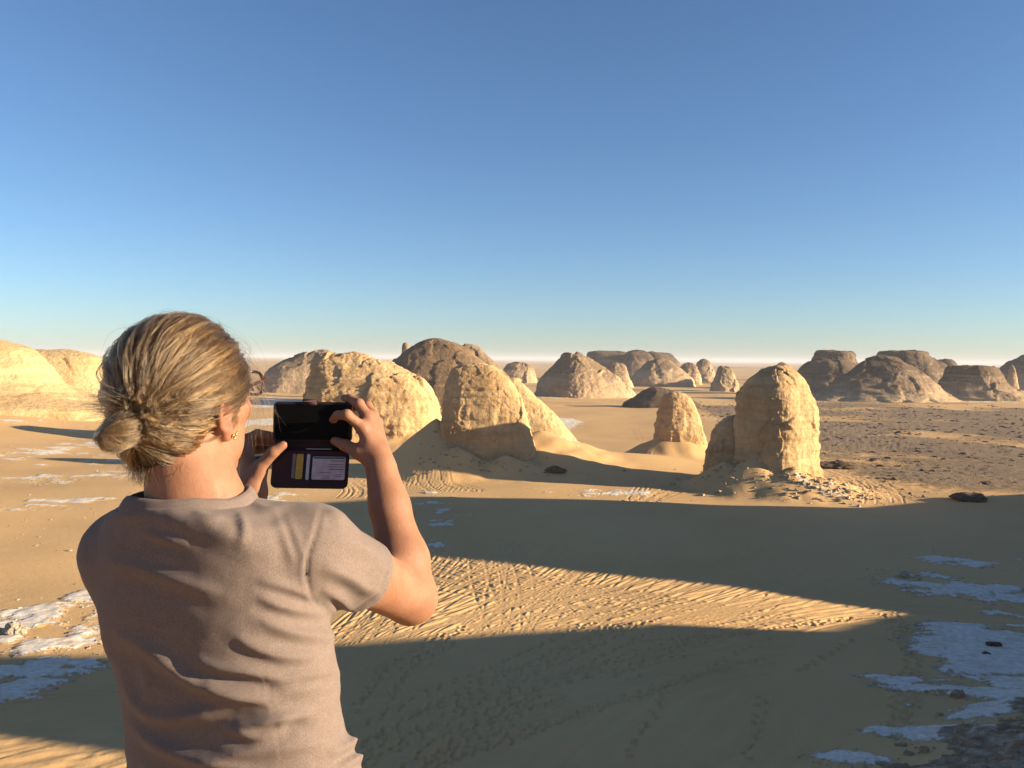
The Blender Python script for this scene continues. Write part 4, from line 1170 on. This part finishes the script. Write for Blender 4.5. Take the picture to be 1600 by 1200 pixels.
# ------------------------------------------------------------------ hair
def hair_material(name, c, rnd=.35):
    m = bpy.data.materials.new(name); m.use_nodes = True; nt = m.node_tree
    for n in list(nt.nodes): nt.nodes.remove(n)
    out = nt.nodes.new('ShaderNodeOutputMaterial'); b = nt.nodes.new('ShaderNodeBsdfHairPrincipled')
    b.model = 'CHIANG'; b.parametrization = 'COLOR'
    hi_ = nt.nodes.new('ShaderNodeAttribute'); hi_.attribute_name = 'shade'; rp = nt.nodes.new('ShaderNodeValToRGB')
    e = rp.color_ramp.elements
    e[0].position = 0; e[0].color = (c[0] * .22, c[1] * .20, c[2] * .19, 1); e[1].position = 1; e[1].color = (min(1, c[0] * 3.6), min(1, c[1] * 3.2), min(1, c[2] * 2.5), 1)
    k = e.new(.55); k.color = (*c, 1)
    nt.links.new(hi_.outputs['Fac'], rp.inputs[0]); nt.links.new(rp.outputs[0], b.inputs['Color'])
    b.inputs['Roughness'].default_value = .32; b.inputs['Radial Roughness'].default_value = .45
    nt.links.new(b.outputs[0], out.inputs[0])
    return m
M['hair'] = hair_material('dark_blond_hair', (.072, .041, .018))
t = NT('hair_base'); n_ = t.noise(t.mapping(t.pos(), (60, 60, 60)), 1.0, 4, .6)
M['hair_base'] = t.done(t.ramp(n_, [(.3, (.030, .019, .010)), (.7, (.06, .038, .020))]), .6, None, .3)
TIE = np.array([.026, -.100, .012]); BUN = np.array([.020, -.122, -.008])
def cap_sdf(p):
    q = toh(p)
    d = ell(q, CRC + np.array([0, -.002, .003]), CRR + .009)
    nape = ell(q, np.array([0, -.062, -.030]), np.array([.056, .038, .050]))
    d = smin(d, nape, .03)
    d = smin(d, rcone(q, TIE + np.array([0, .04, -.0]), TIE, .036, .015), .04)
    cut = ell(q, np.array([0, .105, -.018]), np.array([.082, .088, .094]))        # face opening
    cut = np.minimum(cut, ell(q, np.array([.092, .004, -.012]), np.array([.034, .022, .036])))
    cut = np.minimum(cut, ell(q, np.array([-.092, .004, -.012]), np.array([.034, .022, .036])))
    cut = np.minimum(cut, ell(q, np.array([.0, .0, -.10]), np.array([.12, .075, .075])))
    return -smin(-d, cut, .012)
hb0 = HEAD - .22; hb1 = HEAD + .22
CV, CF = nets(cap_sdf, hb0, hb1, .0045); CV = relax(CV, CF, 2)
hair = mesh_np('hair', CV, CF, M['hair_base']); parent_keep(hair, person); hair['label'] = 'dark blond hair gathered into a small looped bun'
bq = lambda p: smin(ell(toh(p), BUN, np.array([.019, .016, .021])), ell(toh(p), BUN + np.array([-.008, -.008, -.012]), np.array([.015, .013, .016])), .02)
V_, F_ = nets(bq, hb0, hb1, .0045)
bun = mesh_np('bun', relax(V_, F_, 2), F_, M['hair_base']); bun.parent = hair
rh = np.random.default_rng(8)
def surf(qp):
    """push head-frame points onto the cap surface"""
    qp = qp.copy()
    for _ in range(7):
        p = fromh(qp); e = 1e-4
        d = cap_nocut(p)
        g = np.stack([cap_nocut(p + e * HM[k]) - d for k in range(3)], 1) / e
        qp -= .9 * d[:, None] * g / np.maximum((g * g).sum(1), .2)[:, None]
    return qp
def cap_nocut(p):
    q = toh(p)
    d = ell(q, CRC + np.array([0, -.002, .003]), CRR + .009)
    d = smin(d, ell(q, np.array([0, -.062, -.030]), np.array([.056, .038, .050])), .03)
    return smin(d, rcone(q, TIE + np.array([0, .04, -.0]), TIE, .036, .015), .04)
def curves_object(name, strands, r0, r1, mat, parent, shade=None):
    cu = bpy.data.hair_curves.new(name)
    sizes = [len(s) for s in strands]
    cu.add_curves(sizes)
    cu.attributes['position'].data.foreach_set('vector', np.concatenate(strands).astype(np.float32).ravel())
    ra = cu.attributes.get('radius') or cu.attributes.new('radius', 'FLOAT', 'POINT')
    rad = np.concatenate([np.linspace(1, 0, n) ** .5 * (r0 - r1) + r1 for n in sizes]).astype(np.float32)
    ra.data.foreach_set('value', rad)
    sh_ = cu.attributes.new('shade', 'FLOAT', 'CURVE'); sh_.data.foreach_set('value', np.asarray(shade if shade is not None else rh.random(len(sizes)), np.float32))
    o = bpy.data.objects.new(name, cu); col.objects.link(o); cu.materials.append(mat)
    o.parent = parent
    return o
# roots over the scalp, swept along the skull to the tie
NS, NP = 2300, 18
d0 = rh.normal(size=(9000, 3)); d0 /= np.linalg.norm(d0, axis=1)[:, None]
r0_ = CRC + d0 * CRR * 1.08
face = ell(r0_, np.array([0, .112, -.018]), np.array([.082, .086, .098])) < .004
low = (r0_[:, 2] < -.055 - .25 * (r0_[:, 1] + .03)) | ((np.abs(r0_[:, 0]) > .05) & (r0_[:, 2] < .030) & (np.abs(r0_[:, 1] - .004) < .022)) | ((r0_[:, 1] > -.02) & (r0_[:, 2] < -.012))
r0_ = r0_[~face & ~low][:NS]
clump = rh.normal(size=(420, 3)) ; clump /= np.linalg.norm(clump, axis=1)[:, None]; clump = CRC + clump * CRR * 1.08
ci = np.array([np.argmin(((clump - r) ** 2).sum(1)) for r in r0_])
coff = rh.normal(0, 1, (420, 3)); clift = np.abs(rh.normal(0, 1, 420))
tt = np.linspace(0, 1, NP)
a0 = (r0_ - CRC) / CRR; a0 /= np.linalg.norm(a0, axis=1)[:, None]
b0 = (TIE - CRC) / CRR; b0 /= np.linalg.norm(b0)
om = np.arccos(np.clip(a0 @ b0, -1, 1))
pts = []
for t_ in tt:
    te = t_ ** .9
    w0 = np.sin((1 - te) * om) / np.sin(om); w1 = np.sin(te * om) / np.sin(om)
    dirs = w0[:, None] * a0 + w1[:, None] * b0
    side = np.cross(a0, b0); side /= np.linalg.norm(side, axis=1)[:, None] + 1e-9
    sag = np.sin(np.pi * te) * (.10 * coff[ci, 0] + .05)[...]
    dirs = dirs + side * (sag * np.sin(om))[:, None]
    dirs /= np.linalg.norm(dirs, axis=1)[:, None]
    qp = surf(CRC + dirs * CRR * 1.10)
    lift = (.0015 + .0045 * rh.random(len(r0_)) ** 2) * 0 + (.001 + .0042 * clift[ci] * math.sin(math.pi * min(1, t_ * 1.02)) ** .8)
    nrmq = (qp - CRC) / CRR ** 2; nrmq /= np.linalg.norm(nrmq, axis=1)[:, None]
    pts.append(qp + nrmq * lift[:, None])
S_ = np.stack(pts, 1)
# each path carries a lock of strands that spreads, wanders and gathers again at the tie
S_ = S_ + np.cumsum(rh.normal(0, .0011, S_.shape), 1) * np.sin(np.pi * tt)[None, :, None]
lift2 = np.abs(rh.normal(0, 1, len(S_))) * .0034
nq = (S_ - CRC) / CRR ** 2; nq /= np.linalg.norm(nq, axis=2)[:, :, None]
S_ = S_ + nq * (lift2[:, None] * np.sin(np.pi * tt)[None] ** .7)[:, :, None]
gj = rh.normal(0, .006, (len(S_), 3)) * np.array([1, .3, 1])
S_ = S_ + gj[:, None, :] * (tt ** 3)[None, :, None] * .8
lock_shade = np.clip(.46 + .36 * rh.normal(size=len(S_)), 0, 1)
strands, shd = [], []
SPREAD = (.0014 * (1 - .45 * tt))[:, None]
for i_ in range(len(S_)):
    wdt = rh.uniform(.7, 1.5)
    for k in range(9):
        o_ = rh.normal(0, 1, 3) * SPREAD * wdt + np.cumsum(rh.normal(0, .00022, (NP, 3)), 0)
        strands.append(fromh(S_[i_] + o_)); shd.append(np.clip(lock_shade[i_] + rh.normal(0, .10), 0, 1))
# short hairs at the nape and temples, loose ends and fly-aways
for k in range(700):
    x = rh.uniform(-.05, .06); q0 = np.array([x, -.072 + .30 * abs(x) + rh.normal(0, .006), -.055 - rh.random() * .02]); q0 = surf(q0[None])[0]
    tip = q0 + np.array([rh.normal(0, .012), -.004 + rh.normal(0, .006), -.012 - rh.random() * .016])
    m_ = (q0 + tip) / 2 + np.array([0, -.004, 0]) + rh.normal(0, .002, 3)
    t3 = np.linspace(0, 1, 8)[:, None]; strands.append(fromh((1 - t3) ** 2 * q0 + 2 * t3 * (1 - t3) * m_ + t3 ** 2 * tip))
shd = np.concatenate([shd, rh.random(700) * .6])
sc_o = curves_object('hair_strands', strands, .00021, .00007, M['hair'], hair, shd)
fly = []
for k in range(520):
    dd_ = rh.normal(size=3); dd_[2] = abs(dd_[2]) * .9 + .1; dd_[1] = dd_[1] * .9 - .1; dd_ /= np.linalg.norm(dd_)
    q0 = CRC + dd_ * (CRR + .012); L_ = rh.uniform(.03, .10)
    tang = np.cross(dd_, rh.normal(size=3)); tang += np.array([0, -.5, -.2]); tang -= dd_ * (tang @ dd_); tang /= np.linalg.norm(tang)
    t3 = np.linspace(0, 1, 14)[:, None]
    up_ = rh.uniform(.06, .28)
    path = q0 + tang * L_ * t3 + dd_ * (up_ * L_ * np.sin(np.pi * t3 * rh.uniform(.5, 1.0))) + dd_ * (-(L_ * t3) ** 2 / .22) + np.cumsum(rh.normal(0, .0006, (14, 3)), 0)
    fly.append(fromh(path))
for k in range(70):      # wisps before the face, catching the sun
    q0 = np.array([.068 + rh.normal(0, .004), .050 + rh.normal(0, .014), .060 + rh.normal(0, .022)])
    mid_ = q0 + np.array([.012, .030, -.030]) + rh.normal(0, .006, 3)
    tip = q0 + np.array([.004, .040, -.085]) + rh.normal(0, .014, 3)
    t3 = np.linspace(0, 1, 14)[:, None]; fly.append(fromh((1 - t3) ** 2 * q0 + 2 * t3 * (1 - t3) * mid_ + t3 ** 2 * tip))
curves_object('stray_hairs', fly, .00012, .00005, M['hair'], hair)
bs = []
bsh = []
for k in range(330):     # the looped bun: locks run out from the tie, round and back under
    a = rh.uniform(0, 2 * math.pi); sw = rh.uniform(.2, .7)
    R_ = .014 + .014 * rh.random()
    off_ = np.array([-.012, -.008, -.012]) * rh.uniform(.5, 1.3)
    p0 = TIE + np.array([.007 * math.cos(a), -.004, .007 * math.sin(a)])
    p1 = BUN + off_ * .3 + np.array([1.2 * R_ * math.cos(a), .006 + rh.normal(0, .003), R_ * 1.2 * math.sin(a)])
    p2 = BUN + off_ + np.array([1.1 * R_ * math.cos(a + sw), -.016 + rh.normal(0, .005), R_ * 1.15 * math.sin(a + sw)])
    p3 = BUN + off_ + np.array([.3 * R_ * math.cos(a + 2 * sw), -.024 + rh.normal(0, .003), .3 * R_ * math.sin(a + 2 * sw)])
    t3 = np.linspace(0, 1, 16)[:, None]
    path = (1 - t3) ** 3 * p0 + 3 * t3 * (1 - t3) ** 2 * p1 + 3 * t3 ** 2 * (1 - t3) * p2 + t3 ** 3 * p3
    ls = np.clip(.45 + .3 * rh.normal(), 0, 1)
    for j in range(11):
        bs.append(fromh(path + rh.normal(0, .0013, 3) + np.cumsum(rh.normal(0, .00035, (16, 3)), 0))); bsh.append(np.clip(ls + rh.normal(0, .1), 0, 1))
for k in range(620):     # spiky loose ends above and below the bun
    up_ = k < 420
    ang_ = rh.normal(2.55, .28) if up_ else rh.normal(4.2, .3)
    L_ = rh.uniform(.03, .078) if up_ else rh.uniform(.035, .055)
    p0 = TIE + rh.normal(0, .006, 3)
    dv = np.array([math.cos(ang_) * .75, -.75, math.sin(ang_) * (.75 if up_ else .9)]); dv /= np.linalg.norm(dv)
    t3 = np.linspace(0, 1, 10)[:, None]
    bs.append(fromh(p0 + dv * L_ * t3 + np.array([0, 0, -.010]) * t3 ** 2 + rh.normal(0, .004, 3) * t3 + np.cumsum(rh.normal(0, .0005, (10, 3)), 0)))
bsh = np.concatenate([bsh, rh.random(len(bs) - len(bsh)) * .7])
curves_object('bun_strands', bs, .00022, .00008, M['hair'], bun, bsh)
M['tie'] = simple('hair_tie_elastic', .8, (.16, .07, .05), .4, 900)
ra_ = np.linspace(0, 2 * math.pi, 40, endpoint=False)
for k in range(3):
    ring = np.array([TIE + np.array([.0165 * math.cos(a), -.012 + .004 * k - .004 * math.sin(a + k), .0175 * math.sin(a)]) for a in ra_])
    o = tube('hair_tie', fromh(ring), .0030, M['tie'], None, 8, True); o.parent = hair

# ------------------------------------------------------------------ spectacles, earring
t = NT('tortoiseshell'); n_ = t.noise(t.pos(), 160, 3, .5)
M['tortoise'] = t.done(t.ramp(n_, [(.38, (.015, .007, .004)), (.6, (.08, .03, .012))]), .25, None, .5)
t = NT('spectacle_lens'); M['lens'] = t.done((.95, .97, .97), .02, None, .5, Transmission_Weight=1.0, IOR=1.08)
t = NT('gold'); n_ = t.noise(t.pos(), 900, 2, .5); M['gold'] = t.done(t.ramp(n_, [(.3, (.75, .48, .16)), (.7, (.9, .62, .25))]), .18, None, .5, Metallic=1.0)
gl = empty('spectacles', (0, 0, 0)); gl.parent = person; gl.matrix_parent_inverse = Matrix.Translation(person.location).inverted()
gl['label'] = 'brown tortoiseshell spectacles'
for s in (-1, 1):
    a = np.linspace(0, 2 * math.pi, 40, endpoint=False)
    cx_ = s * .0335
    rim = np.array([(cx_ + .0255 * np.sign(math.cos(x)) * abs(math.cos(x)) ** .75, 0.114 - .010 * ((cx_ + .0255 * math.cos(x)) / .06) ** 2, .040 + .0185 * np.sign(math.sin(x)) * abs(math.sin(x)) ** .75) for x in a])
    o = tube('rim', fromh(rim), .0026, M['tortoise'], None, 8, True); o.parent = gl
    cen = rim.mean(0); LV = np.vstack([fromh(cen + (rim - cen) * .97), [fromh(cen)], fromh(cen + (rim - cen) * .97 - np.array([0, .0016, 0])), [fromh(cen - np.array([0, .0016, 0]))]])
    me = bpy.data.meshes.new('lens')
    Fl = [(k, (k + 1) % 40, 40) for k in range(40)] + [(41 + (k + 1) % 40, 41 + k, 81) for k in range(40)] + [(k, 41 + k, 41 + (k + 1) % 40, (k + 1) % 40) for k in range(40)]
    me.from_pydata(LV.tolist(), [], Fl); me.update(); me.materials.append(M['lens'])
    o = bpy.data.objects.new('lens', me); col.objects.link(o); o.parent = gl
    tp = np.array([(s * .060, .111, .048), (s * .0665, .107, .048), (s * .0715, .09, .046), (s * .0775, .05, .039), (s * .0800, .012, .032), (s * .0800, -.008, .022), (s * .079, -.024, .004)])
    o = tube('temple', fromh(resample(tp, 24)), .0026, M['tortoise'], None, 8, flat=.7); o.parent = gl
o = tube('bridge', fromh(np.array([(-.009, .114, .045), (0, .116, .048), (.009, .114, .045)])), .0018, M['tortoise'], None, 8); o.parent = gl
for k in range(2):      # small gold stud of several beads on each lobe
    s = (1, -1)[k]
    lob = np.array([s * .0868, .0045, -.031])
    vs_, fs_ = ico_sub(2); VV, FF = [], []
    for i_, (dx, dy, dz, r_) in enumerate([(0, 0, 0, .0026), (.001, .0048, .0012, .0024), (.0005, .0022, -.0042, .0024), (.002, .007, .004, .0018)]):
        VV.append(vs_ * r_ + lob + np.array([s * dx, dy, dz])); FF.append(fs_ + i_ * len(vs_))
    o = mesh_np('earring', fromh(np.vstack(VV)), np.vstack(FF), M['gold']); parent_keep(o, person)

# ------------------------------------------------------------------ telephone in its open wallet case
M['leather'] = simple('maroon_leather', .62, (.030, .0075, .0085), .5, 700, .35)
M['black_glass'] = simple('black_screen', .45, (.004, .004, .0045), 0, 50, .06)
M['black_plastic'] = simple('black_plastic', .5, (.010, .010, .011), 0, 50, .3)
pc = [SPX(427.5, 629, 1.566), SPX(547.5, 630, 1.566), SPX(545.5, 691, 1.562), SPX(427.0, 689, 1.562)]
ex_ = (pc[1] - pc[0]); PW = np.linalg.norm(ex_); ex_ = ex_ / PW
ez_ = (pc[0] - pc[3]); PH = np.linalg.norm(ez_); ez_ = ez_ - ex_ * (ez_ @ ex_); ez_ /= np.linalg.norm(ez_)
ey_ = np.cross(ez_, ex_)           # away from the holder
PO = pc[3]
def plate(name, w, h, t_, r, mat, org, X_, Z_, Y_, seg=6, bev=.0012, x0=0., z0=0., y0=0.):
    """rounded slab: w along X_, h along Z_, t_ along Y_ (starting y0)"""
    out = []
    for (cx_, cz_, a0_) in ((w - r, h - r, 0), (r, h - r, 90), (r, r, 180), (w - r, r, 270)):
        for k in range(seg + 1):
            a = math.radians(a0_ + 90 * k / seg); out.append((cx_ + r * math.cos(a), cz_ + r * math.sin(a)))
    out = np.array(out); n = len(out); cen = np.array([w / 2, h / 2])
    b = min(bev, t_ * .45)
    layers = []
    for (ins_, y_) in ((b, 0), (b * .3, b * .3), (0, b), (0, t_ - b), (b * .3, t_ - b * .3), (b, t_)):
        dirs_ = out - cen; sc_ = 1 - ins_ / np.maximum(np.abs(dirs_).max(0), 1e-6)
        layers.append(np.column_stack([cen + dirs_ * sc_, np.full(n, y_)]))
    L3 = np.vstack(layers)
    V_ = org + (L3[:, :1] + x0) * X_ + (L3[:, 1:2] + z0) * Z_ + (L3[:, 2:3] + y0) * Y_
    F_ = [tuple(range(n))[::1]] + [tuple(range(5 * n, 6 * n))[::-1]]
    for k in range(5):
        for j in range(n): F_.append((k * n + j, (k + 1) * n + j, (k + 1) * n + (j + 1) % n, k * n + (j + 1) % n))
    me = bpy.data.meshes.new(name); me.from_pydata(V_.tolist(), [], F_); me.update(); me.materials.append(mat)
    o = bpy.data.objects.new(name, me); col.objects.link(o)
    return o
phone = empty('telephone', tuple(PO)); tag(phone, 'black telephone in an open maroon wallet case held up in both hands', 'telephone')
def addp(o, par=phone):
    o.parent = par
    if par is phone: o.matrix_parent_inverse = Matrix.Translation(phone.location).inverted()
    return o
case = addp(plate('case', PW + .003, PH + .004, .012, .010, M['leather'], PO, ex_, ez_, ey_, x0=-.0015, z0=-.002, y0=.0015))
hand_b = addp(plate('handset', PW - .001, PH - .001, .008, .010, M['black_plastic'], PO, ex_, ez_, ey_, x0=.0005, z0=.0005, y0=-.0012))
addp(plate('screen', PW - .006, PH - .006, .0012, .007, M['black_glass'], PO, ex_, ez_, ey_, x0=.003, z0=.003, y0=-.0020))
# spine and cover flap hang below, tipping towards the holder
fc_ = [SPX(425.5, 703, 1.558), SPX(545, 705, 1.558), SPX(540.5, 770, 1.538), SPX(421.5, 762, 1.538)]
X2 = fc_[1] - fc_[0]; FW = np.linalg.norm(X2); X2 /= FW
Z2 = fc_[0] - fc_[3]; FH = np.linalg.norm(Z2); Z2 -= X2 * (Z2 @ X2); Z2 /= np.linalg.norm(Z2); Y2 = np.cross(Z2, X2)
sp = [pc[3] + ey_ * .004 - ez_ * .0, pc[2] + ey_ * .004, fc_[1] + Y2 * .002, fc_[0] + Y2 * .002]
g_ = np.linspace(0, 1, 9); sv = []
for off_ in (0, .0025):
    for v_ in g_:
        for u_ in (0.012, .5, .985):
            a = sp[0] + (sp[1] - sp[0]) * u_; b = sp[3] + (sp[2] - sp[3]) * u_
            sv.append(a + (b - a) * (v_ * 1.16 - .08) + ey_ * (off_ + .005 * math.sin(math.pi * v_)))
sf = []
for k in range(8):
    for j in range(2):
        a = k * 3 + j; sf.append((a, a + 1, a + 4, a + 3)); a += 27; sf.append((a + 3, a + 4, a + 1, a))
for k in range(8):
    sf += [(k * 3, k * 3 + 3, 27 + k * 3 + 3, 27 + k * 3), (k * 3 + 2, 27 + k * 3 + 2, 27 + k * 3 + 5, k * 3 + 5)]
me = bpy.data.meshes.new('case_spine'); me.from_pydata([tuple(x) for x in sv], [], sf); me.update(); me.materials.append(M['leather'])
for pl in me.polygons: pl.use_smooth = True
o = bpy.data.objects.new('case_spine', me); col.objects.link(o); addp(o)
cover = addp(plate('case_cover', FW, FH, .0040, .011, M['leather'], fc_[3], X2, Z2, Y2))
cov = lambda px, py: ((px - 421.5) / (540.5 - 421.5) * FW, (1 - (py - 705) / (768 - 705)) * FH)
def card(name, x0, y0, x1, y1, mat, lift=.0008, r=.002, par=None):
    a = cov(x0, y1); b = cov(x1, y0)
    o = plate(name, b[0] - a[0], b[1] - a[1], .0010, min(r, (b[0] - a[0]) * .4), mat, fc_[3], X2, Z2, Y2, x0=a[0], z0=a[1], y0=-lift, bev=.0002)
    return addp(o) if par is None else addp(o, par)
M['card_grey'] = simple('grey_card', .5, (.16, .13, .13)); M['card_yellow'] = simple('yellow_card', .45, (.42, .25, .05)); M['card_white'] = simple('white_card', .45, (.42, .42, .46))
M['card_pink'] = simple('pink_licence', .4, (.46, .36, .38), 0, 60); M['card_teal'] = simple('teal_band', .4, (.06, .12, .15)); M['print'] = simple('grey_print', .6, (.10, .09, .10)); M['slot'] = simple('slot_edge', .6, (.025, .006, .007))
card('card', 453, 711, 458, 752, M['card_grey']); card('card', 459, 711, 470, 753, M['card_yellow'], .0011); card('card_slot', 470.5, 709, 472, 756, M['slot'], .0014)
card('card', 475, 711, 480, 754, M['card_white']); card('paper_edge', 473, 701.5, 512, 703.2, M['card_white'], .0016)
card('window_frame', 482, 712, 537.5, 757, M['slot'], .0007)
lic = card('licence_card', 484.5, 715, 535.5, 753.5, M['card_pink'], .0016, .003)
card('card_band', 486, 715.6, 534, 719, M['card_teal'], .0020, .001, lic)
for k, (x0, y0, w_) in enumerate([(513, 721.5, 21), (508, 727.5, 25), (508, 731.5, 25), (511, 735.5, 22), (497, 741.5, 16), (503, 747.0, 10), (501, 750.5, 12), (521, 744.5, 10), (521, 747.5, 9)]):
    card('print_line', x0, y0, x0 + w_, y0 + (1.3 if k in (0, 3) else .9), M['print'], .0019, .0003, lic)
# clasp strap looping over the top edge
cl = []
for (u_, v_) in ((.0, .004), (.006, -.0032), (.012, -.0045), (.0175, -.001), (.0185, .008), (.012, .0145)): cl.append((u_, v_))
cl = resample(np.array(cl[::-1]), 18)
cx0, cx1 = (471 - 427.5) / 120 * PW, (495 - 427.5) / 120 * PW
V_, F_ = [], []
for side_ in (0, 1):
    for k, (u_, v_) in enumerate(cl):
        for x_ in (cx0 + .004 * (k / 17), cx1 + .002 * (k / 17) - .001):
            V_.append(tuple(PO + ex_ * x_ + ez_ * (PH - .008 + u_ * .75 + .0016 * side_) + ey_ * (v_ + .0012 * side_)))
n_ = len(cl)
for k in range(n_ - 1):
    a = 2 * k; F_.append((a, a + 1, a + 3, a + 2)); b = 2 * n_ + a; F_.append((b + 2, b + 3, b + 1, b)); F_ += [(a, a + 2, b + 2, b), (a + 1, b + 1, b + 3, a + 3)]
F_ += [(0, 2 * n_, 2 * n_ + 1, 1), (2 * n_ - 2, 2 * n_ - 1, 4 * n_ - 1, 4 * n_ - 2)]
me = bpy.data.meshes.new('clasp'); me.from_pydata(V_, [], F_); me.update(); me.materials.append(M['leather'])
for pl in me.polygons: pl.use_smooth = True
o = bpy.data.objects.new('clasp', me); col.objects.link(o); addp(o)
print('person done', round(time.time() - T0, 1))

# ------------------------------------------------------------------ dry haze over the plain
hv = np.array([(x, y, z) for z in (-14.0, 62.0) for y in (-27000.0, 27000.0) for x in (-27000.0, 27000.0)])
hfc = np.array([(0, 2, 3, 1), (4, 5, 7, 6), (0, 1, 5, 4), (2, 6, 7, 3), (0, 4, 6, 2), (1, 3, 7, 5)])
hm = bpy.data.materials.new('dry_haze'); hm.use_nodes = True
for n in list(hm.node_tree.nodes): hm.node_tree.nodes.remove(n)
ho = hm.node_tree.nodes.new('ShaderNodeOutputMaterial'); hp = hm.node_tree.nodes.new('ShaderNodeVolumePrincipled')
hp.inputs['Color'].default_value = (.80, .80, .84, 1); hp.inputs['Density'].default_value = .00013; hp.inputs['Anisotropy'].default_value = .0
hm.node_tree.links.new(hp.outputs[0], ho.inputs['Volume'])
haze = mesh_np('haze', hv, hfc, hm, smooth=False)
tag(haze, 'thin dry haze over the desert plain', kind='stuff')
print('all', round(time.time() - T0, 1))
